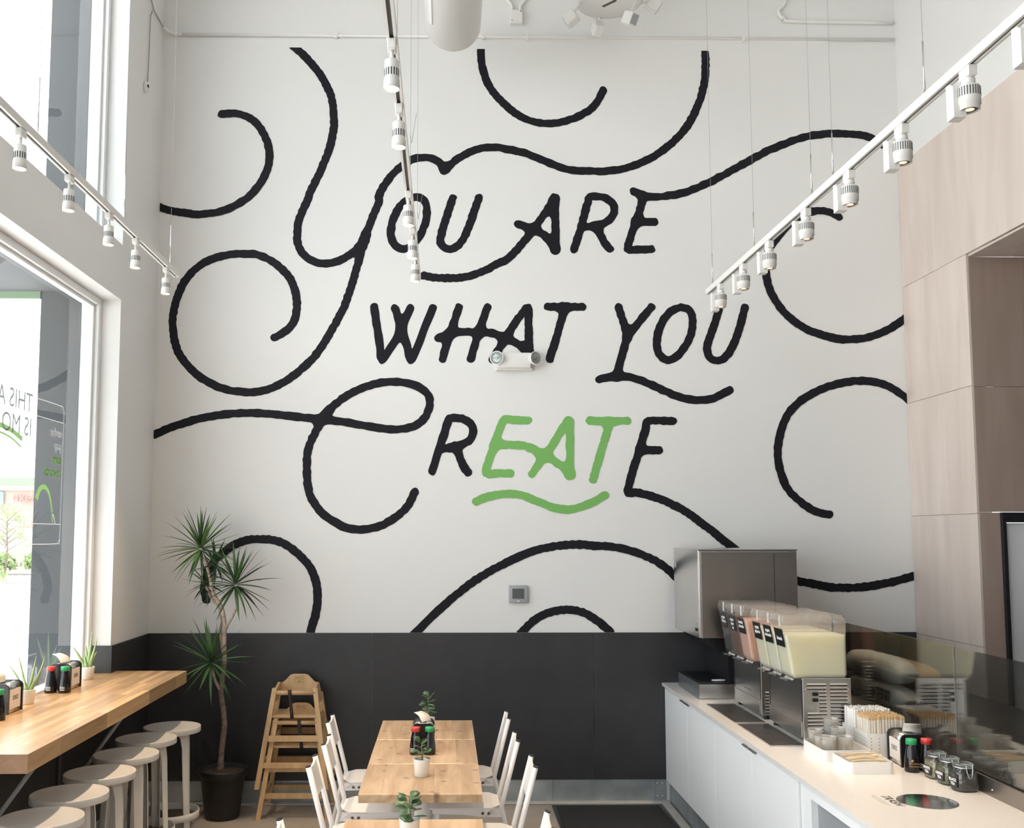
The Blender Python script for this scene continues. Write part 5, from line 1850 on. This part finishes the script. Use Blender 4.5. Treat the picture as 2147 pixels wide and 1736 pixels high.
ORD = ('first', 'second', 'third', 'fourth', 'fifth', 'sixth', 'seventh', 'eighth', 'ninth')
sm0, lg0 = make_small(), make_large()
used = {'s': False, 'l': False}
def put(proto, key, x, y, label, rz=0.0):
    o = proto
    if used[key]:
        o = copy_tree(proto)
    used[key] = True
    o.location = (x, y, ZR)
    o.rotation_euler = (0, 0, rz)
    tag(o, label, 'spotlight', 'track spotlights')
for i, y in enumerate((6.138, 5.529, 5.08, 4.533, 4.002)):
    put(sm0, 's', -1.742, y, 'slotted white spotlight on the rail above the window bar, %s from the mural wall' % ORD[i])
for i, y in enumerate((5.807, 5.311, 4.732, 3.749, 3.24)):
    put(sm0, 's', -.184, y, 'slotted white spotlight on the rail above the tables, %s from the mural wall' % ORD[i])
for i, y in enumerate((6.492, 6.003, 5.524, 4.961, 4.426, 3.909, 3.401, 2.99)):
    put(lg0, 'l', 1.814 + KR * (6.78 - y), y, 'ribbed white spotlight with driver box above the drink counter, %s from the mural wall' % ORD[i])

# ------------------------------------------------------------------ things on the walls and overhead
em = empty('emergency_light', (.5, D, 3.225), 0, 'white twin head emergency light on the mural under WHAT', 'emergency light')
MB().bbox(-.115, .13, -.075, -.0025, -.062, .052, .006, 2).bbox(-.13, .145, -.04, -.0024, -.075, -.055, .004).build('housing', 'white_plastic', em)
for x, tilt in ((-.118, -.35), (.155, .55)):
    M = Matrix.Translation((x, -.075, .008)) @ Matrix.Rotation(tilt, 4, 'Z') @ Matrix.Rotation(PI / 2, 4, 'X')
    h = MB().lathe([(.0, -.03), (.03, -.03), (.045, -.01), (.052, .02), (.052, .026), (.047, .026), (.04, .012), (.0, .004)], 28, M).build('lamp_head', 'white_plastic', em)
    MB().lathe([(.047, .022), (.03, .028), (.0, .031)], 24, M).build('lens', 'jar_glass', h)
    MB().lathe([(.012, .006), (.014, .016), (.0, .02)], 14, M).build('bulb', 'chrome', h)
th = empty('thermostat', (.533, D, 1.49), 0, 'square grey thermostat with dark screen on the mural wall', 'thermostat')
MB().bbox(-.069, .069, -.026, -.0025, -.064, .064, .004, 2).build('case', 'grey_plastic', th)
MB().box(-.045, .042, -.0268, -.0261, -.032, .042).build('screen', 'screen_grey', th)
MB().box(-.012, .008, -.0266, -.0261, -.052, -.045).build('badge', 'white_plastic', th)

# round supply duct with a slot diffuser
dk = empty('air_duct', (.046, 6.9, 5.565), 0, 'round white air duct hanging near the mural wall', 'duct')
R = .198
vs = MB().lathe([(.0, 0.0), (R - .012, 0.0), (R, .012), (R, 7.0), (0, 7.0)], 48, Matrix.Rotation(PI / 2, 4, 'X')).build('duct_shell', 'fixture_white', dk)
for k in range(1, 4):
    MB().lathe([(R, .5 + k * 1.6), (R + .004, .505 + k * 1.6), (R + .004, .545 + k * 1.6), (R, .55 + k * 1.6)], 48, Matrix.Rotation(PI / 2, 4, 'X')).build('duct_joint', 'fixture_white', dk)
a0 = math.radians(205)
M = Matrix.Rotation(PI / 2, 4, 'X')
MB().box(R - .004, R + .008, -1.1, -.28, -.018, .018, Matrix.Rotation(math.radians(141), 4, 'Y')).build('slot_diffuser', 'white_plastic', dk, fix=True)
for y in (-.6, -3.4):
    for sgn in (-1, 1):
        MB().tube([(sgn * .1, y, R * .85), (sgn * .1, y, CEIL - 5.566)], .003, 6).build('hanger_rod', 'grey_plastic', dk)

# wall conduits
cd = empty('wall_conduit', (0, D, 5.752), 0, 'white painted conduit running across the top of the mural wall', 'conduit')
MB().tube([(XL + .14, -.014, 0), (3.47, -.014, .003)], .0125, 10).build('pipe', 'white_plastic', cd)
for x in (-.85, .28, .62, 2.3):
    MB().bbox(x - .012, x + .012, -.028, -.0005, -.022, .022, .003).build('clamp', 'white_plastic', cd)
MB().tube([(XL + .14, -.014, 0), (XL + .07, -.02, .006), (XL + .028, -.05, .014), (XL + .016, -.10, .016)], .0125, 10).build('corner_bend', 'white_plastic', cd)
MB().tube([(XL + .016, -.10, .016), (XL + .016, -.34, .02), (XL + .016, -.40, .06), (XL + .016, -.405, .95)], .0055, 8).build('cable', 'grey_plastic', cd)
c2 = empty('upper_conduit', (3.0, D, 5.89), 0, 'bent white conduit rising beside the timber wall corner', 'conduit')
MB().tube([tuple(p) for p in catmull([(.47, -.014, .0), (-.30, -.014, .008), (-.38, -.014, .03), (-.42, -.014, .09), (-.36, -.014, .22), (-.36, -.014, .80)], 5)], .014, 10).build('pipe', 'white_plastic', c2)
al = empty('wall_sensor', (XL, 6.98, 5.13), 0, 'small white oval sensor hanging on its cable beside the clerestory window', 'sensor')
MB().lathe([(.0, .0005), (.028, .0005), (.03, .012), (.022, .03), (.0, .036)], 20, Matrix.Scale(1.5, 4, (0, 0, 1)) @ Matrix.Rotation(PI / 2, 4, 'Y')).build('sensor_body', 'white_plastic', al)
MB().lathe([(.014, .0), (.012, .008), (.0, .01)], 12, Matrix.Translation((.026, -.012, 0)) @ Matrix.Rotation(PI / 2, 4, 'Y')).build('sensor_eye', 'black_plastic', al)
MB().tube([(.012, .03, .04), (.012, .045, .3), (.014, .05, .56), (.014, .09, .62)], .004, 6).build('sensor_cable', 'grey_plastic', al)
jb = empty('junction_box', (.537, D, 5.905), 0, 'square white junction box with two conduits above the mural', 'junction box')
MB().bbox(-.048, .048, -.045, -.0005, -.055, .055, .004).build('box', 'white_plastic', jb)
MB().lathe([(.005, 0), (.0, .002)], 8, Matrix.Translation((.034, -.045, .042)) @ Matrix.Rotation(PI / 2, 4, 'X')).lathe([(.004, 0), (.0, .002)], 8, Matrix.Translation((-.034, -.045, -.032)) @ Matrix.Rotation(PI / 2, 4, 'X')).build('screw', 'dark_grey', jb)
for sgn in (-1, 1):
    MB().tube([tuple(p) for p in catmull([(sgn * .03, -.02, .05), (sgn * .034, -.02, .10), (sgn * .075, -.02, .16), (sgn * .085, -.02, .24), (sgn * .085, -.02, .79)], 4)], .011, 8).build('conduit', 'white_plastic', jb)

cl = empty('ceiling_light_cluster', (1.19, 7.0, 5.80), 0, 'round white ceiling plate carrying four boxy adjustable lamp heads', 'ceiling light')
MB().lathe([(.0, .0), (.225, .0), (.245, .015), (.245, .05), (.0, .06)], 44).build('plate', 'white_plastic', cl)
MB().tube([(0, 0, .05), (0, 0, CEIL - 5.801)], .02, 10).build('stem', 'white_plastic', cl)
MB().box(-.012, .012, -.06, .06, -.003, .0, Matrix.Rotation(.75, 4, 'Z')).build('slot', 'dark_grey', cl)
for (x, y, hz_, rz) in ((-.285, .0, -.10, 2.6), (.145, -.05, -.12, -.9), (.335, .04, .03, .2), (-.05, .24, -.05, 1.8)):
    M = Matrix.Translation((x, y, hz_)) @ Matrix.Scale(.85, 4) @ Matrix.Rotation(rz, 4, 'Z') @ Matrix.Rotation(.5, 4, 'Y')
    hd_ = MB().bbox(-.05, .06, -.045, .045, -.075, .03, .008, 1, M).build('lamp_head', 'white_plastic', cl)
    MB().box(.0605, .063, -.038, .038, -.065, .02, M).build('lens', 'grey_plastic', hd_)
    n = Vector((x, y, 0)).normalized()
    MB().tube([(n.x * .20, n.y * .20, .01), (x * .95, y * .95, hz_ + .01)], .010, 8).build('arm', 'white_plastic', cl)
